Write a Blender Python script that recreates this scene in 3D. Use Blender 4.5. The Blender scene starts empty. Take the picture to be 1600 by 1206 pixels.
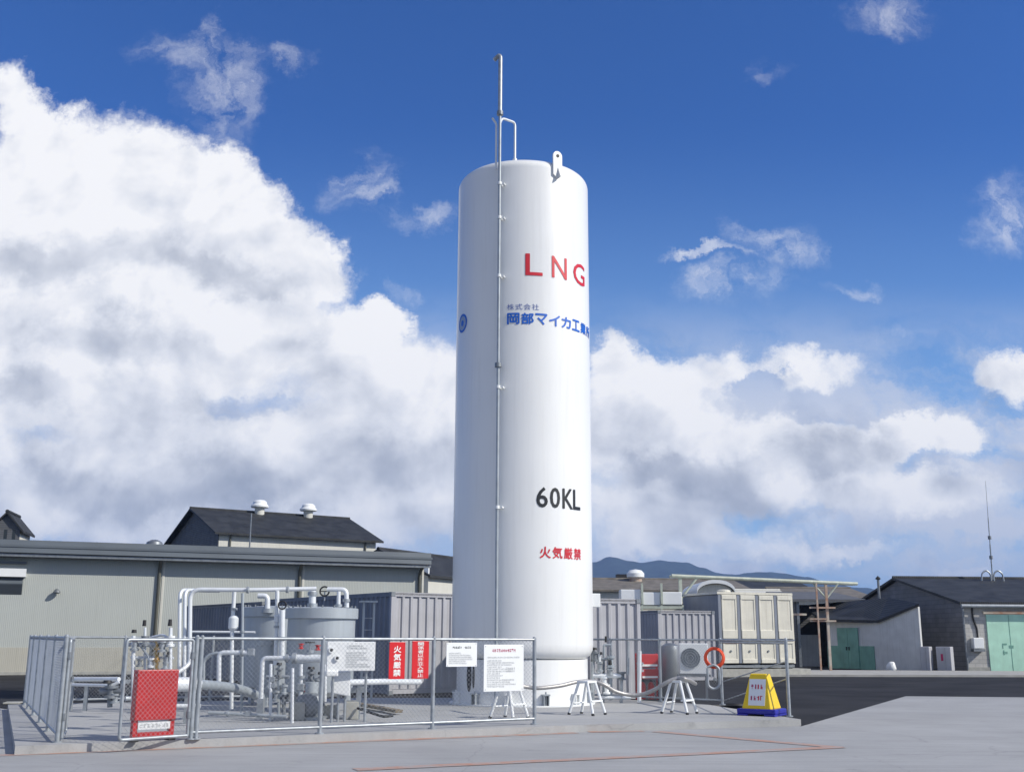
import bpy, bmesh, math, random
from mathutils import Vector, Matrix
random.seed(7)
R = math.radians
scene = bpy.context.scene
col = scene.collection

# ------------------------------------------------------------------ camera
FPX, PITCH, ROLL, EYE = 1700.0, math.atan(393/1700.0), R(0.25), 1.6
cam_data = bpy.data.cameras.new('camera')
cam_data.sensor_width = 36.0
cam_data.lens = 36.0*FPX/1600.0
cam_data.clip_start = 0.1
cam_data.clip_end = 20000
cam = bpy.data.objects.new('camera', cam_data)
col.objects.link(cam)
cam.location = (0, 0, EYE)
cam.rotation_euler = (Matrix.Rotation(math.pi/2+PITCH, 3, 'X') @ Matrix.Rotation(ROLL, 3, 'Z')).to_euler()
scene.camera = cam
scene.render.resolution_x, scene.render.resolution_y = 1024, 771
scene.view_settings.view_transform = 'Standard'
scene.view_settings.look = 'None'
scene.view_settings.exposure = 0.0
scene.view_settings.gamma = 1.0

# surveying helpers: a sight line of the photograph, met with the ground or with a distance
def sight(px, py):
    a, b = px-800, -(py-603)
    c, s = math.cos(-ROLL), math.sin(-ROLL)
    a, b = a*c-b*s, a*s+b*c
    return Vector((a, FPX*math.cos(PITCH)-b*math.sin(PITCH), FPX*math.sin(PITCH)+b*math.cos(PITCH)))
def at(px, py, y):
    d = sight(px, py); t = y/d.y
    return Vector((d.x*t, y, EYE+d.z*t))
def ground(px, py, z=0.12):
    d = sight(px, py); t = (z-EYE)/d.z
    return Vector((d.x*t, d.y*t, z))
def sky_uv(px, py):
    d = sight(px, py); return d.x/d.y, d.z/d.y

# ------------------------------------------------------------------ sun and sky
SUN_EL = R(36)
SUN_AZ = math.atan2(0.937, -0.35)          # from +Y towards +X
sd = Vector((math.sin(SUN_AZ)*math.cos(SUN_EL), math.cos(SUN_AZ)*math.cos(SUN_EL), math.sin(SUN_EL)))
sun_data = bpy.data.lights.new('sun', 'SUN')
sun_data.energy = 4.6
sun_data.angle = R(0.5)
sun_data.color = (1.0, 0.95, 0.86)
sun = bpy.data.objects.new('sun', sun_data)
col.objects.link(sun)
sun.rotation_euler = (-sd).to_track_quat('-Z', 'Y').to_euler()

world = bpy.data.worlds.new('World')
scene.world = world
world.use_nodes = True
wt = world.node_tree
wt.nodes.clear()
def wn(kind, **kw):
    n = wt.nodes.new(kind)
    for k, v in kw.items(): setattr(n, k, v)
    return n
def lk(a, b): wt.links.new(a, b)
def wmath(op, a, b=None, c=None, clamp=False):
    n = wn('ShaderNodeMath', operation=op, use_clamp=clamp)
    for i, v in enumerate((a, b, c)):
        if v is None: continue
        if isinstance(v, (int, float)): n.inputs[i].default_value = v
        else: lk(v, n.inputs[i])
    return n.outputs[0]
def wvec(op, a, b=None):
    n = wn('ShaderNodeVectorMath', operation=op)
    for i, v in enumerate((a, b)):
        if v is None: continue
        if isinstance(v, tuple): n.inputs[i].default_value = v
        else: lk(v, n.inputs[i])
    return n.outputs['Value'] if op == 'LENGTH' else n.outputs[0]
def wrange(v, a, b, c=0.0, d=1.0, kind='SMOOTHSTEP'):
    n = wn('ShaderNodeMapRange', interpolation_type=kind)
    lk(v, n.inputs[0])
    for i, q in enumerate((a, b, c, d)): n.inputs[i+1].default_value = q
    return n.outputs[0]
def wnoise(v, scale, detail, rough=0.55, dist=0.0, color=False):
    n = wn('ShaderNodeTexNoise')
    lk(v, n.inputs['Vector'])
    n.inputs['Scale'].default_value = scale; n.inputs['Detail'].default_value = detail
    n.inputs['Roughness'].default_value = rough; n.inputs['Distortion'].default_value = dist
    return n.outputs['Color' if color else 'Fac']
def wmix(f, a, b):
    n = wn('ShaderNodeMix', data_type='RGBA')
    for sock, v in ((n.inputs[0], f), (n.inputs[6], a), (n.inputs[7], b)):
        if isinstance(v, (int, float)): sock.default_value = v
        elif isinstance(v, tuple): sock.default_value = (*v, 1)
        else: lk(v, sock)
    return n.outputs[2]

SKY_STRENGTH = 0.1
sky = wn('ShaderNodeTexSky', sky_type='NISHITA')
sky.sun_disc = False
sky.sun_elevation = SUN_EL
sky.sun_rotation = SUN_AZ
sky.altitude = 100
sky.air_density, sky.dust_density, sky.ozone_density = 1.0, 0.35, 2.2
tc = wn('ShaderNodeTexCoord')
sep = wn('ShaderNodeSeparateXYZ'); lk(tc.outputs['Generated'], sep.inputs[0])
den = wmath('MAXIMUM', sep.outputs[1], 0.06)
uu, vv = wmath('DIVIDE', sep.outputs[0], den), wmath('DIVIDE', sep.outputs[2], den)
cmb = wn('ShaderNodeCombineXYZ'); lk(uu, cmb.inputs[0]); lk(vv, cmb.inputs[1])
P = cmb.outputs[0]
# domain warp makes the billowing edges
w1 = wvec('MULTIPLY', wvec('SUBTRACT', wnoise(P, 9, 9, 0.68, color=True), (0.5, 0.5, 0.5)), (0.125, 0.10, 0))
PW = wvec('ADD', P, w1)
def field(blobs, src):
    acc = None
    for (px, py, rx, ry, w) in blobs:
        u, v = sky_uv(px, py)
        q = wvec('MULTIPLY', wvec('SUBTRACT', src, (u, v, 0)), (FPX/rx, FPX/ry/0.96, 0))
        g = wrange(wvec('LENGTH', q), 0.25, 1.25, 1-w, 1.0)
        acc = g if acc is None else wmath('MULTIPLY', acc, g)
    return wmath('SUBTRACT', 1.0, acc)
CLOUD = [ # centre, half-widths in hundredths of a degree-ish (photo scale), weight
 (15,150,65,70,.74),(60,200,70,60,.74),(40,300,200,150,.95),(180,280,190,130,.98),(300,420,300,150,.98),(200,480,300,120,.95),(300,300,115,120,.95),(370,330,90,110,.85),(430,400,110,95,.95),
 (120,420,330,130,.95),(480,430,90,70,.85),(600,505,75,50,.9),(480,540,200,80,.95),(180,580,300,120,.95),(620,600,160,90,.93),
 (120,700,320,110,.75),(400,700,350,110,.78),(650,700,260,110,.85),(300,800,520,75,.68),(640,800,250,75,.7),
 (345,150,55,80,.46),(290,95,75,34,.40),(325,60,18,40,.40),(440,95,32,17,.36),(562,280,46,40,.47),(605,300,24,36,.36),(665,335,48,20,.42),
 (640,455,28,14,.34),
 (955,545,65,45,.72),(800,600,110,70,.95),(800,700,150,110,.85),(1000,590,120,60,.78),(1110,570,110,55,.72),(1235,560,60,38,.66),(1290,590,95,38,.64),(1010,660,170,95,.85),
 (1130,690,190,85,.85),(1260,690,150,60,.8),(1390,690,150,58,.82),(1480,670,95,45,.85),(1200,765,270,65,.75),(1420,770,240,60,.62),
 (1000,790,170,80,.7),(1120,850,260,40,.55),(1145,880,60,14,.5),(1280,822,28,16,.58),(1500,885,50,16,.5),(1350,850,120,18,.45),
 (1565,568,85,60,.86),(1525,550,45,30,.6),(1140,435,66,28,.62),(1205,372,58,34,.58),(1110,385,85,18,.46),(1160,352,26,14,.42),(1565,335,48,62,.55),
 (1385,20,72,36,.44),(1200,100,28,22,.32),(1325,442,36,16,.42),(1390,530,40,20,.4),(1275,380,16,22,.36)]
GAPS = [(395,640,85,26,.5),(1185,588,60,20,.6),(1330,645,110,26,.55),(60,690,70,20,.35),(1440,730,60,20,.35),(560,880,80,16,.3),(1240,800,120,24,.25)]
dens0 = wmath('SUBTRACT', wmath('MULTIPLY', field([c for c in CLOUD if not (c[2] < 80 and c[4] < .63)], PW), 1.16), field(GAPS, PW))
fb = wnoise(PW, 14, 12, 0.70, 0.2)
fb2 = wnoise(P, 46, 8, 0.68, 0.3)
dens = wmath('ADD', dens0, wmath('ADD', wmath('MULTIPLY', wmath('SUBTRACT', fb, 0.5), 0.85), wmath('MULTIPLY', wmath('SUBTRACT', fb2, 0.5), 0.30)))
thin = wn('ShaderNodeMapping'); lk(PW, thin.inputs[0]); thin.inputs['Scale'].default_value = (1.0, 2.6, 1)
low = wmath('MULTIPLY', wrange(wnoise(thin.outputs[0], 5.5, 10, 0.62, 0.2), 0.30, 0.58), wmath('MULTIPLY', wrange(vv, 0.34, 0.18), wrange(vv, -0.02, 0.05)))
alpha_low = wmath('MULTIPLY', low, 0.92)
wisp = field([(x, y, rx*1.3, ry*1.3, min(1, w*1.6)) for x, y, rx, ry, w in CLOUD if rx < 80 and w < .63], wvec('ADD', P, wvec('MULTIPLY', w1, (1.15, 1.15, 0))))
alpha_wisp = wmath('MULTIPLY', wmath('MULTIPLY', wisp, wrange(wnoise(PW, 20, 10, 0.70, 0.4), 0.36, 0.70)), 0.62)
alpha_front = wmath('MAXIMUM', wrange(dens, 0.26, 0.86), alpha_wisp)
# unseen broken cloud added behind the camera to whiten the ambient light
cb2 = wn('ShaderNodeCombineXYZ'); zp = wmath('ADD', wmath('ABSOLUTE', sep.outputs[2]), 0.35)
lk(wmath('DIVIDE', sep.outputs[0], zp), cb2.inputs[0]); lk(wmath('DIVIDE', sep.outputs[1], zp), cb2.inputs[1])
alpha_back = wrange(wnoise(cb2.outputs[0], 1.6, 8, 0.58, 0.3), 0.40, 0.60)
behind = wrange(sep.outputs[1], 0.16, -0.05)
alpha = wmath('ADD', wmath('MULTIPLY', alpha_back, behind), wmath('MULTIPLY', alpha_front, wmath('SUBTRACT', 1.0, behind)))
# grey bellies of the clouds, where the cloud above shades them
BELLY = [(330,720,520,190,.34),(1180,740,420,130,.25),(250,400,380,120,.2),(110,405,260,55,.60),(360,425,160,40,.50),(170,530,190,48,.55),(420,560,170,45,.30),(60,610,180,40,.45),(300,650,200,40,.28),(200,770,380,60,.60),
 (560,745,230,75,.50),(640,830,160,40,.5),(1070,745,170,45,.70),(1230,725,150,35,.55),(1340,690,140,28,.35),(1000,830,160,50,.42),(1230,790,200,30,.35),(1570,620,50,22,.4),(960,650,90,60,.2)]
bel = field(BELLY, wvec('ADD', P, wvec('MULTIPLY', w1, (1.3, 1.3, 0))))
up = wvec('ADD', P, (0.016, 0.022, 0))
relief = wmath('SUBTRACT', wnoise(P, 10, 6, 0.50, 0.2), wnoise(up, 10, 6, 0.50, 0.2))
shade = wmath('ADD', wmath('SUBTRACT', 1.04, wmath('MULTIPLY', bel, 0.72)), wmath('MULTIPLY', relief, 1.9), clamp=True)
C = 1.0/SKY_STRENGTH
ramp = wn('ShaderNodeValToRGB'); lk(shade, ramp.inputs[0])
el = ramp.color_ramp.elements
el[0].position, el[0].color = 0.0, (0.30, 0.34, 0.43, 1)
el[1].position, el[1].color = 1.0, (1.0, 1.0, 1.02, 1)
e = el.new(0.45); e.color = (0.53, 0.565, 0.65, 1)
e = el.new(0.75); e.color = (0.80, 0.825, 0.89, 1)
cloudc = wvec('MULTIPLY', ramp.outputs[0], (C, C, C))
skyb = wvec('MULTIPLY', sky.outputs[0], (0.275, 0.65, 1.29))
skyc = wmix(wrange(vv, 0.52, 0.0, 0.0, 0.78), skyb, (0.31*C, 0.565*C, 0.90*C))
lowc = wvec('MULTIPLY', cloudc, (0.70, 0.73, 0.81))
cloudc = wmix(behind, cloudc, (0.74*C, 0.74*C, 0.72*C))
mixed = wmix(alpha, wmix(wmath('MULTIPLY', alpha_low, wrange(sep.outputs[1], 0.0, 0.2)), skyc, lowc), cloudc)
bg = wn('ShaderNodeBackground'); lk(mixed, bg.inputs[0]); bg.inputs[1].default_value = SKY_STRENGTH
wo = wn('ShaderNodeOutputWorld'); lk(bg.outputs[0], wo.inputs[0])
world.cycles.sampling_method = 'MANUAL'
world.cycles.sample_map_resolution = 512

# ------------------------------------------------------------------ materials
def mat(name, color, rough=0.6, metal=0.0, var=0.12, scale=6.0, bump=0.0, bscale=60.0, var2=None, detail=6, coat=0.0, streak=0.0, wave=None, spec=None):
    m = bpy.data.materials.new(name); m.use_nodes = True
    nt = m.node_tree; bs = nt.nodes['Principled BSDF']
    tcn = nt.nodes.new('ShaderNodeTexCoord'); vec = tcn.outputs['Object']
    n = nt.nodes.new('ShaderNodeTexNoise'); n.inputs['Scale'].default_value = scale; n.inputs['Detail'].default_value = detail
    nt.links.new(vec, n.inputs['Vector'])
    rp = nt.nodes.new('ShaderNodeValToRGB'); nt.links.new(n.outputs['Fac'], rp.inputs[0])
    rp.color_ramp.elements[0].position, rp.color_ramp.elements[1].position = 0.3, 0.7
    lo = var2 if var2 else tuple(c*(1-var) for c in color)
    hi = tuple(min(1, c*(1+var)) for c in color)
    rp.color_ramp.elements[0].color = (*lo, 1); rp.color_ramp.elements[1].color = (*hi, 1)
    out = rp.outputs[0]
    if streak:
        mp = nt.nodes.new('ShaderNodeMapping'); mp.inputs['Scale'].default_value = (4, 4, 0.18); nt.links.new(vec, mp.inputs[0])
        n2 = nt.nodes.new('ShaderNodeTexNoise'); n2.inputs['Scale'].default_value = 3; n2.inputs['Detail'].default_value = 8
        nt.links.new(mp.outputs[0], n2.inputs['Vector'])
        r2 = nt.nodes.new('ShaderNodeMapRange'); nt.links.new(n2.outputs['Fac'], r2.inputs[0])
        for i, q in enumerate((0.5, 0.8, 0.0, streak)): r2.inputs[i+1].default_value = q
        mx = nt.nodes.new('ShaderNodeMix'); mx.data_type = 'RGBA'; nt.links.new(r2.outputs[0], mx.inputs[0])
        nt.links.new(out, mx.inputs[6]); mx.inputs[7].default_value = (color[0]*.45, color[1]*.42, color[2]*.38, 1); out = mx.outputs[2]
    nt.links.new(out, bs.inputs['Base Color'])
    bs.inputs['Roughness'].default_value = rough; bs.inputs['Metallic'].default_value = metal
    if spec is not None: bs.inputs['Specular IOR Level'].default_value = spec
    if coat: bs.inputs['Coat Weight'].default_value = coat; bs.inputs['Coat Roughness'].default_value = 0.08
    h = None
    if bump:
        b = nt.nodes.new('ShaderNodeTexNoise'); b.inputs['Scale'].default_value = bscale; b.inputs['Detail'].default_value = 5
        nt.links.new(vec, b.inputs['Vector']); h = b.outputs['Fac']
    if wave:
        wv = nt.nodes.new('ShaderNodeTexWave'); wv.bands_direction = wave[0]; wv.wave_profile = 'SIN'; wv.inputs['Scale'].default_value = wave[1]
        nt.links.new(vec, wv.inputs['Vector']); h = wv.outputs['Fac']; bump = wave[2]
    if h is not None:
        bp = nt.nodes.new('ShaderNodeBump'); bp.inputs['Strength'].default_value = min(1, bump); bp.inputs['Distance'].default_value = 0.02
        nt.links.new(h, bp.inputs['Height']); nt.links.new(bp.outputs[0], bs.inputs['Normal'])
    return m
def brick_mat(name, c1, c2, mortar, bw, bh):
    m = bpy.data.materials.new(name); m.use_nodes = True
    nt = m.node_tree; bs = nt.nodes['Principled BSDF']
    tcn = nt.nodes.new('ShaderNodeTexCoord')
    sp = nt.nodes.new('ShaderNodeSeparateXYZ'); nt.links.new(tcn.outputs['Object'], sp.inputs[0])
    ad = nt.nodes.new('ShaderNodeMath'); nt.links.new(sp.outputs[0], ad.inputs[0]); nt.links.new(sp.outputs[1], ad.inputs[1])
    cb = nt.nodes.new('ShaderNodeCombineXYZ'); nt.links.new(ad.outputs[0], cb.inputs[0]); nt.links.new(sp.outputs[2], cb.inputs[1])
    b = nt.nodes.new('ShaderNodeTexBrick'); nt.links.new(cb.outputs[0], b.inputs['Vector'])
    b.inputs['Color1'].default_value = (*c1, 1); b.inputs['Color2'].default_value = (*c2, 1); b.inputs['Mortar'].default_value = (*mortar, 1)
    b.inputs['Scale'].default_value = 1; b.inputs['Brick Width'].default_value = bw; b.inputs['Row Height'].default_value = bh; b.inputs['Mortar Size'].default_value = 0.012
    n = nt.nodes.new('ShaderNodeTexNoise'); n.inputs['Scale'].default_value = 1.2; n.inputs['Detail'].default_value = 8; nt.links.new(tcn.outputs['Object'], n.inputs['Vector'])
    mr = nt.nodes.new('ShaderNodeMapRange'); nt.links.new(n.outputs['Fac'], mr.inputs[0]); mr.inputs[3].default_value = .65; mr.inputs[4].default_value = 1.25
    mx = nt.nodes.new('ShaderNodeMix'); mx.data_type = 'RGBA'; mx.blend_type = 'MULTIPLY'; mx.inputs[0].default_value = 1
    nt.links.new(b.outputs[0], mx.inputs[6]); nt.links.new(mr.outputs[0], mx.inputs[7]); nt.links.new(mx.outputs[2], bs.inputs['Base Color'])
    bs.inputs['Roughness'].default_value = .85
    return m
M = dict(
 tank=mat('tank white paint', (.79,.80,.795), .34, var=.025, scale=.6, coat=.2, streak=.10),
 steel=mat('galvanised steel', (.36,.39,.415), .42, .45, .18, 9),
 steel_dark=mat('weathered steel', (.22,.24,.26), .5, .5, .2, 9),
 wire=mat('fence wire', (.42,.45,.47), .45, .45, .1, 3),
 pipe=mat('pipe white lagging', (.72,.75,.77), .38, .15, .06, 4, streak=.15),
 pipe_grey=mat('pipe grey', (.36,.40,.43), .45, .3, .12, 5),
 vessel=mat('vessel grey paint', (.40,.44,.47), .42, .2, .06, 2, streak=.2),
 white=mat('white enamel', (.78,.80,.80), .4, var=.03, scale=3),
 cream=mat('cream panel', (.66,.64,.555), .55, var=.08, scale=2, streak=.35),
 red=mat('red paint', (.46,.02,.022), .4, var=.12, scale=5),
 redsign=mat('red sign face', (.60,.015,.02), .35, var=.03, scale=4),
 redink=mat('red lettering', (.60,.02,.035), .45, var=.05),
 blueink=mat('blue lettering', (.012,.125,.56), .45, var=.05),
 paleblue=mat('pale blue lettering', (.10,.15,.40), .45, var=.05),
 blackink=mat('black lettering', (.018,.02,.022), .45, var=.1),
 greyink=mat('grey print', (.45,.47,.48), .6, var=.1, scale=20),
 purpleink=mat('crimson print', (.42,.02,.10), .6, var=.1),
 emblem=mat('emblem disc', (.30,.36,.48), .4, var=.2, scale=12),
 whiteink=mat('white lettering', (.82,.82,.80), .5, var=.03),
 yellow=mat('yellow plastic', (.80,.55,.012), .4, var=.04, scale=4),
 bluepl=mat('blue plastic', (.018,.02,.30), .4, var=.06, scale=4),
 black=mat('black rubber', (.02,.02,.022), .6, var=.2),
 brass=mat('brass', (.42,.27,.10), .35, .8, .2, 12),
 orange=mat('orange rope', (.75,.09,.03), .6, var=.15, scale=20),
 hose=mat('ribbed metal hose', (.40,.39,.38), .45, .45, .2, 30),
 concrete_blk=mat('pedestal concrete', (.36,.36,.33), .9, var=.15, scale=5, bump=.3),
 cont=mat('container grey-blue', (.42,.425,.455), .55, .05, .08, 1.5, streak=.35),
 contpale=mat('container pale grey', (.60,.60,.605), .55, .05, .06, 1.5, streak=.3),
 contshade=mat('container shaded', (.20,.225,.275), .55, .05, .1, 1.5, streak=.3),  # darker container colour with the shade of the flank put into it
 siding=mat('metal siding', (.425,.45,.425), .6, var=.03, scale=.5, streak=.12, wave=('X', 4.2, .25)),
 dado=mat('lower siding', (.44,.43,.37), .6, var=.05, scale=.6, streak=.2, wave=('X', 4.2, .2)),
 fascia=mat('fascia blue grey', (.115,.135,.155), .5, .1, .08, .6),
 downpipe=mat('brown downpipe', (.10,.10,.08), .5, var=.15, scale=2),
 tile=mat('dark roof tile', (.036,.038,.040), .62, var=.35, scale=1.2, wave=('X', 2.6, .6), spec=.25),
 browntile=mat('brown slate roof', (.155,.14,.12), .8, var=.3, scale=1.5, wave=('X', 3, .5)),
 hallwall=mat('hall cream wall', (.58,.575,.52), .7, var=.05, scale=1, streak=.2, wave=('X', 3, .2)),
 gable=mat('gable boards shaded', (.10,.105,.115), .75, var=.2, scale=2, wave=('Z', 2.2, .4)),  # dark tone carries the shade of the left-facing gable ends
 block=brick_mat('concrete block wall', (.50,.49,.465), (.43,.425,.405), (.34,.335,.32), .4, .2),
 blockshade=brick_mat('block wall shaded', (.22,.22,.225), (.18,.18,.185), (.13,.13,.14), .8, .25),  # shaded copy of the block wall for the gable end
 mint=mat('mint green door', (.44,.72,.57), .55, var=.08, scale=2, streak=.12),
 greendoor=mat('green shed door', (.16,.35,.28), .6, var=.15, scale=2, streak=.3),
 shedwall=mat('white shed boards', (.60,.61,.60), .7, var=.08, scale=2, streak=.3),
 gantry=mat('gantry pale green', (.46,.50,.42), .6, var=.15, scale=3, streak=.3),
 rust=mat('rusted primer', (.46,.44,.38), .7, var=.1, scale=2.2, var2=(.36,.19,.12)),
 glass=mat('dark glass', (.02,.025,.03), .12, var=.2),
 earth=mat('brown earth', (.19,.16,.12), .95, var=.4, scale=3, bump=.8, bscale=6),
 asphalt=mat('asphalt', (.027,.0275,.030), .88, var=.42, scale=.5, bump=.35, bscale=90, spec=.2, detail=9),
 concrete=mat('apron concrete', (.315,.32,.322), .85, var=.13, scale=.45, bump=.25, bscale=50, spec=.25, detail=10),
 padconc=mat('pad concrete', (.335,.34,.345), .85, var=.11, scale=.8, bump=.25, bscale=50, spec=.25, detail=10),
 kerb=mat('kerb concrete', (.36,.355,.335), .85, var=.12, scale=2, bump=.2),
 hill=mat('forest hill', (.018,.028,.026), 1.0, var=.5, scale=.03, spec=0),
)
def concrete_mat(name, c):
    m = bpy.data.materials.new(name); m.use_nodes = True
    nt = m.node_tree; bs = nt.nodes['Principled BSDF']; N = nt.nodes.new; K = nt.links.new
    tcn = N('ShaderNodeTexCoord')
    def noise(scale, detail, rough=.6, mp=None):
        n = N('ShaderNodeTexNoise'); n.inputs['Scale'].default_value = scale; n.inputs['Detail'].default_value = detail; n.inputs['Roughness'].default_value = rough
        if mp:
            q = N('ShaderNodeMapping'); q.vector_type = 'POINT'; q.inputs['Rotation'].default_value = (0,0,mp[0]); q.inputs['Scale'].default_value = mp[1]; K(tcn.outputs['Object'], q.inputs[0]); K(q.outputs[0], n.inputs['Vector'])
        else: K(tcn.outputs['Object'], n.inputs['Vector'])
        return n.outputs['Fac']
    def rng(f, a, b, lo, hi):
        r = N('ShaderNodeMapRange'); K(f, r.inputs[0])
        for i, q in enumerate((a, b, lo, hi)): r.inputs[i+1].default_value = q
        return r.outputs[0]
    def mul(a, b):
        n = N('ShaderNodeMath'); n.operation = 'MULTIPLY'; K(a, n.inputs[0]); K(b, n.inputs[1]); return n.outputs[0]
    v = mul(rng(noise(.35, 8), .3, .7, .86, 1.12), rng(noise(1.0, 9, .65, (-.48, (.35, 7, 1))), .3, .7, .91, 1.08))
    v = mul(v, rng(noise(70, 3), .3, .7, .90, 1.09))
    v = mul(v, rng(noise(1.3, 10, .7), .60, .74, 1.0, .74))
    v = mul(v, rng(noise(.9, 6, .6, (-.42, (.22, 2.6, 1))), .60, .72, 1.0, .84))
    vo = N('ShaderNodeTexVoronoi'); vo.feature = 'DISTANCE_TO_EDGE'; vo.inputs['Scale'].default_value = .16
    wv = N('ShaderNodeVectorMath'); wv.operation = 'ADD'; nc = N('ShaderNodeTexNoise'); nc.inputs['Scale'].default_value = .8; nc.inputs['Detail'].default_value = 8; K(tcn.outputs['Object'], nc.inputs['Vector'])
    K(tcn.outputs['Object'], wv.inputs[0]); K(nc.outputs['Color'], wv.inputs[1]); K(wv.outputs[0], vo.inputs['Vector'])
    v = mul(v, rng(vo.outputs['Distance'], 0, .003, .84, 1.0))
    sc_ = N('ShaderNodeVectorMath'); sc_.operation = 'SCALE'; sc_.inputs[0].default_value = c; K(v, sc_.inputs['Scale']); K(sc_.outputs[0], bs.inputs['Base Color'])
    bs.inputs['Roughness'].default_value = .85; bs.inputs['Specular IOR Level'].default_value = .25
    bp = N('ShaderNodeBump'); bp.inputs['Strength'].default_value = .35; bp.inputs['Distance'].default_value = .01; K(noise(45, 6), bp.inputs['Height']); K(bp.outputs[0], bs.inputs['Normal'])
    return m
M['concrete'] = concrete_mat('apron concrete worn', (.345,.35,.352)); M['padconc'] = concrete_mat('pad concrete worn', (.375,.38,.38))
def line_mat():
    m = bpy.data.materials.new('worn orange paint'); m.use_nodes = True
    nt = m.node_tree; bs = nt.nodes['Principled BSDF']
    tcn = nt.nodes.new('ShaderNodeTexCoord')
    n = nt.nodes.new('ShaderNodeTexNoise'); n.inputs['Scale'].default_value = 2.6; n.inputs['Detail'].default_value = 12; n.inputs['Roughness'].default_value = .75
    nt.links.new(tcn.outputs['Object'], n.inputs['Vector'])
    rp = nt.nodes.new('ShaderNodeValToRGB'); nt.links.new(n.outputs['Fac'], rp.inputs[0])
    rp.color_ramp.elements[0].position, rp.color_ramp.elements[1].position = .38, .58
    rp.color_ramp.elements[0].color = (.43,.225,.155,1); rp.color_ramp.elements[1].color = (.36,.32,.305,1)
    nt.links.new(rp.outputs[0], bs.inputs['Base Color']); bs.inputs['Roughness'].default_value = .85
    return m
M['line'] = line_mat()

# ------------------------------------------------------------------ mesh helpers
def new(): return bmesh.new()
def box(bm, c, s, rz=0.0, mx=None):
    """axis box: centre c, full size s, turned rz about its centre"""
    m = Matrix.Translation(Vector(c)) @ Matrix.Rotation(rz, 4, 'Z') @ Matrix.Diagonal((*s, 1))
    if mx is not None: m = mx @ m
    bmesh.ops.create_cube(bm, size=1, matrix=m); return bm
def cyl(bm, p0, p1, r0, r1=None, n=16, caps=True):
    p0, p1 = Vector(p0), Vector(p1); r1 = r0 if r1 is None else r1
    d = p1-p0; q = d.to_track_quat('Z', 'Y').to_matrix().to_4x4()
    bmesh.ops.create_cone(bm, cap_ends=caps, segments=n, radius1=max(r0, 1e-4), radius2=max(r1, 1e-4), depth=d.length, matrix=Matrix.Translation((p0+p1)/2) @ q)
    return bm
def rounded(pts, r, k=5):
    pts = [Vector(p) for p in pts]; out = [pts[0]]
    for i in range(1, len(pts)-1):
        a, b, c = pts[i-1], pts[i], pts[i+1]
        l = min(r, (a-b).length*.45, (c-b).length*.45)
        p, q = b+(a-b).normalized()*l, b+(c-b).normalized()*l
        for j in range(k+1):
            t = j/k; out.append(p*(1-t)**2+b*2*t*(1-t)+q*t*t)
    out.append(pts[-1]); return out
def tube(bm, pts, r, n=10, bend=None):
    pts = rounded(pts, bend if bend else r*3) if bend != 0 else [Vector(p) for p in pts]
    rings = []; ref = None
    for i, p in enumerate(pts):
        t = (pts[min(i+1, len(pts)-1)]-pts[max(i-1, 0)]).normalized()
        if ref is None:
            ref = t.cross(Vector((0, 0, 1)));
            if ref.length < .1: ref = t.cross(Vector((1, 0, 0)))
        ref = (ref-t*ref.dot(t)).normalized(); b = t.cross(ref)
        rings.append([bm.verts.new(p+(ref*math.cos(a)+b*math.sin(a))*r) for a in (2*math.pi*j/n for j in range(n))])
    for A, B in zip(rings, rings[1:]):
        for j in range(n): bm.faces.new((A[j], A[(j+1) % n], B[(j+1) % n], B[j]))
    bm.faces.new(rings[0][::-1]); bm.faces.new(rings[-1]); return bm
def lathe(bm, prof, c=(0, 0, 0), n=64):
    """profile of (radius, z) from bottom to top, about the vertical through c"""
    c = Vector(c); rings = []
    for r, z in prof:
        if r < 1e-4: rings.append([bm.verts.new(c+Vector((0, 0, z)))])
        else: rings.append([bm.verts.new(c+Vector((r*math.cos(2*math.pi*j/n), r*math.sin(2*math.pi*j/n), z))) for j in range(n)])
    for A, B in zip(rings, rings[1:]):
        for j in range(n):
            k = (j+1) % n
            if len(A) == 1 and len(B) == 1: continue
            if len(A) == 1: bm.faces.new((A[0], B[k], B[j]))
            elif len(B) == 1: bm.faces.new((A[j], A[k], B[0]))
            else: bm.faces.new((A[j], A[k], B[k], B[j]))
    return bm
def prism(bm, pts, d):
    """closed outline pts (3-D, planar) pushed along vector d"""
    d = Vector(d); a = [bm.verts.new(Vector(p)) for p in pts]; b = [bm.verts.new(Vector(p)+d) for p in pts]; n = len(a)
    bm.faces.new(a[::-1]); bm.faces.new(b)
    for i in range(n): bm.faces.new((a[i], a[(i+1) % n], b[(i+1) % n], b[i]))
    return bm
def torus(bm, c, R1, r, axis='Y', n=32, k=10, mx=None):
    c = Vector(c); rings = []
    for i in range(n):
        a = 2*math.pi*i/n; ring = []
        for j in range(k):
            b = 2*math.pi*j/k; q = R1+r*math.cos(b)
            v = Vector((q*math.cos(a), r*math.sin(b), q*math.sin(a))) if axis == 'Y' else (Vector((q*math.cos(a), q*math.sin(a), r*math.sin(b))) if axis == 'Z' else Vector((r*math.sin(b), q*math.cos(a), q*math.sin(a))))
            ring.append(bm.verts.new((mx @ v if mx is not None else v)+c))
        rings.append(ring)
    for i in range(n):
        for j in range(k): bm.faces.new((rings[i][j], rings[(i+1) % n][j], rings[(i+1) % n][(j+1) % k], rings[i][(j+1) % k]))
    return bm
def link(name, me, m, parent=None, smooth=False, bevel=0):
    o = bpy.data.objects.new(name, me); col.objects.link(o)
    if m is not None and not me.materials: me.materials.append(m)
    if parent is not None: o.parent = parent
    if smooth:
        for p in me.polygons: p.use_smooth = True
        md = o.modifiers.new('angle', 'EDGE_SPLIT'); md.split_angle = R(38)
    if bevel:
        md = o.modifiers.new('bevel', 'BEVEL'); md.width = bevel; md.segments = 2; md.limit_method = 'ANGLE'
    return o
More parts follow.
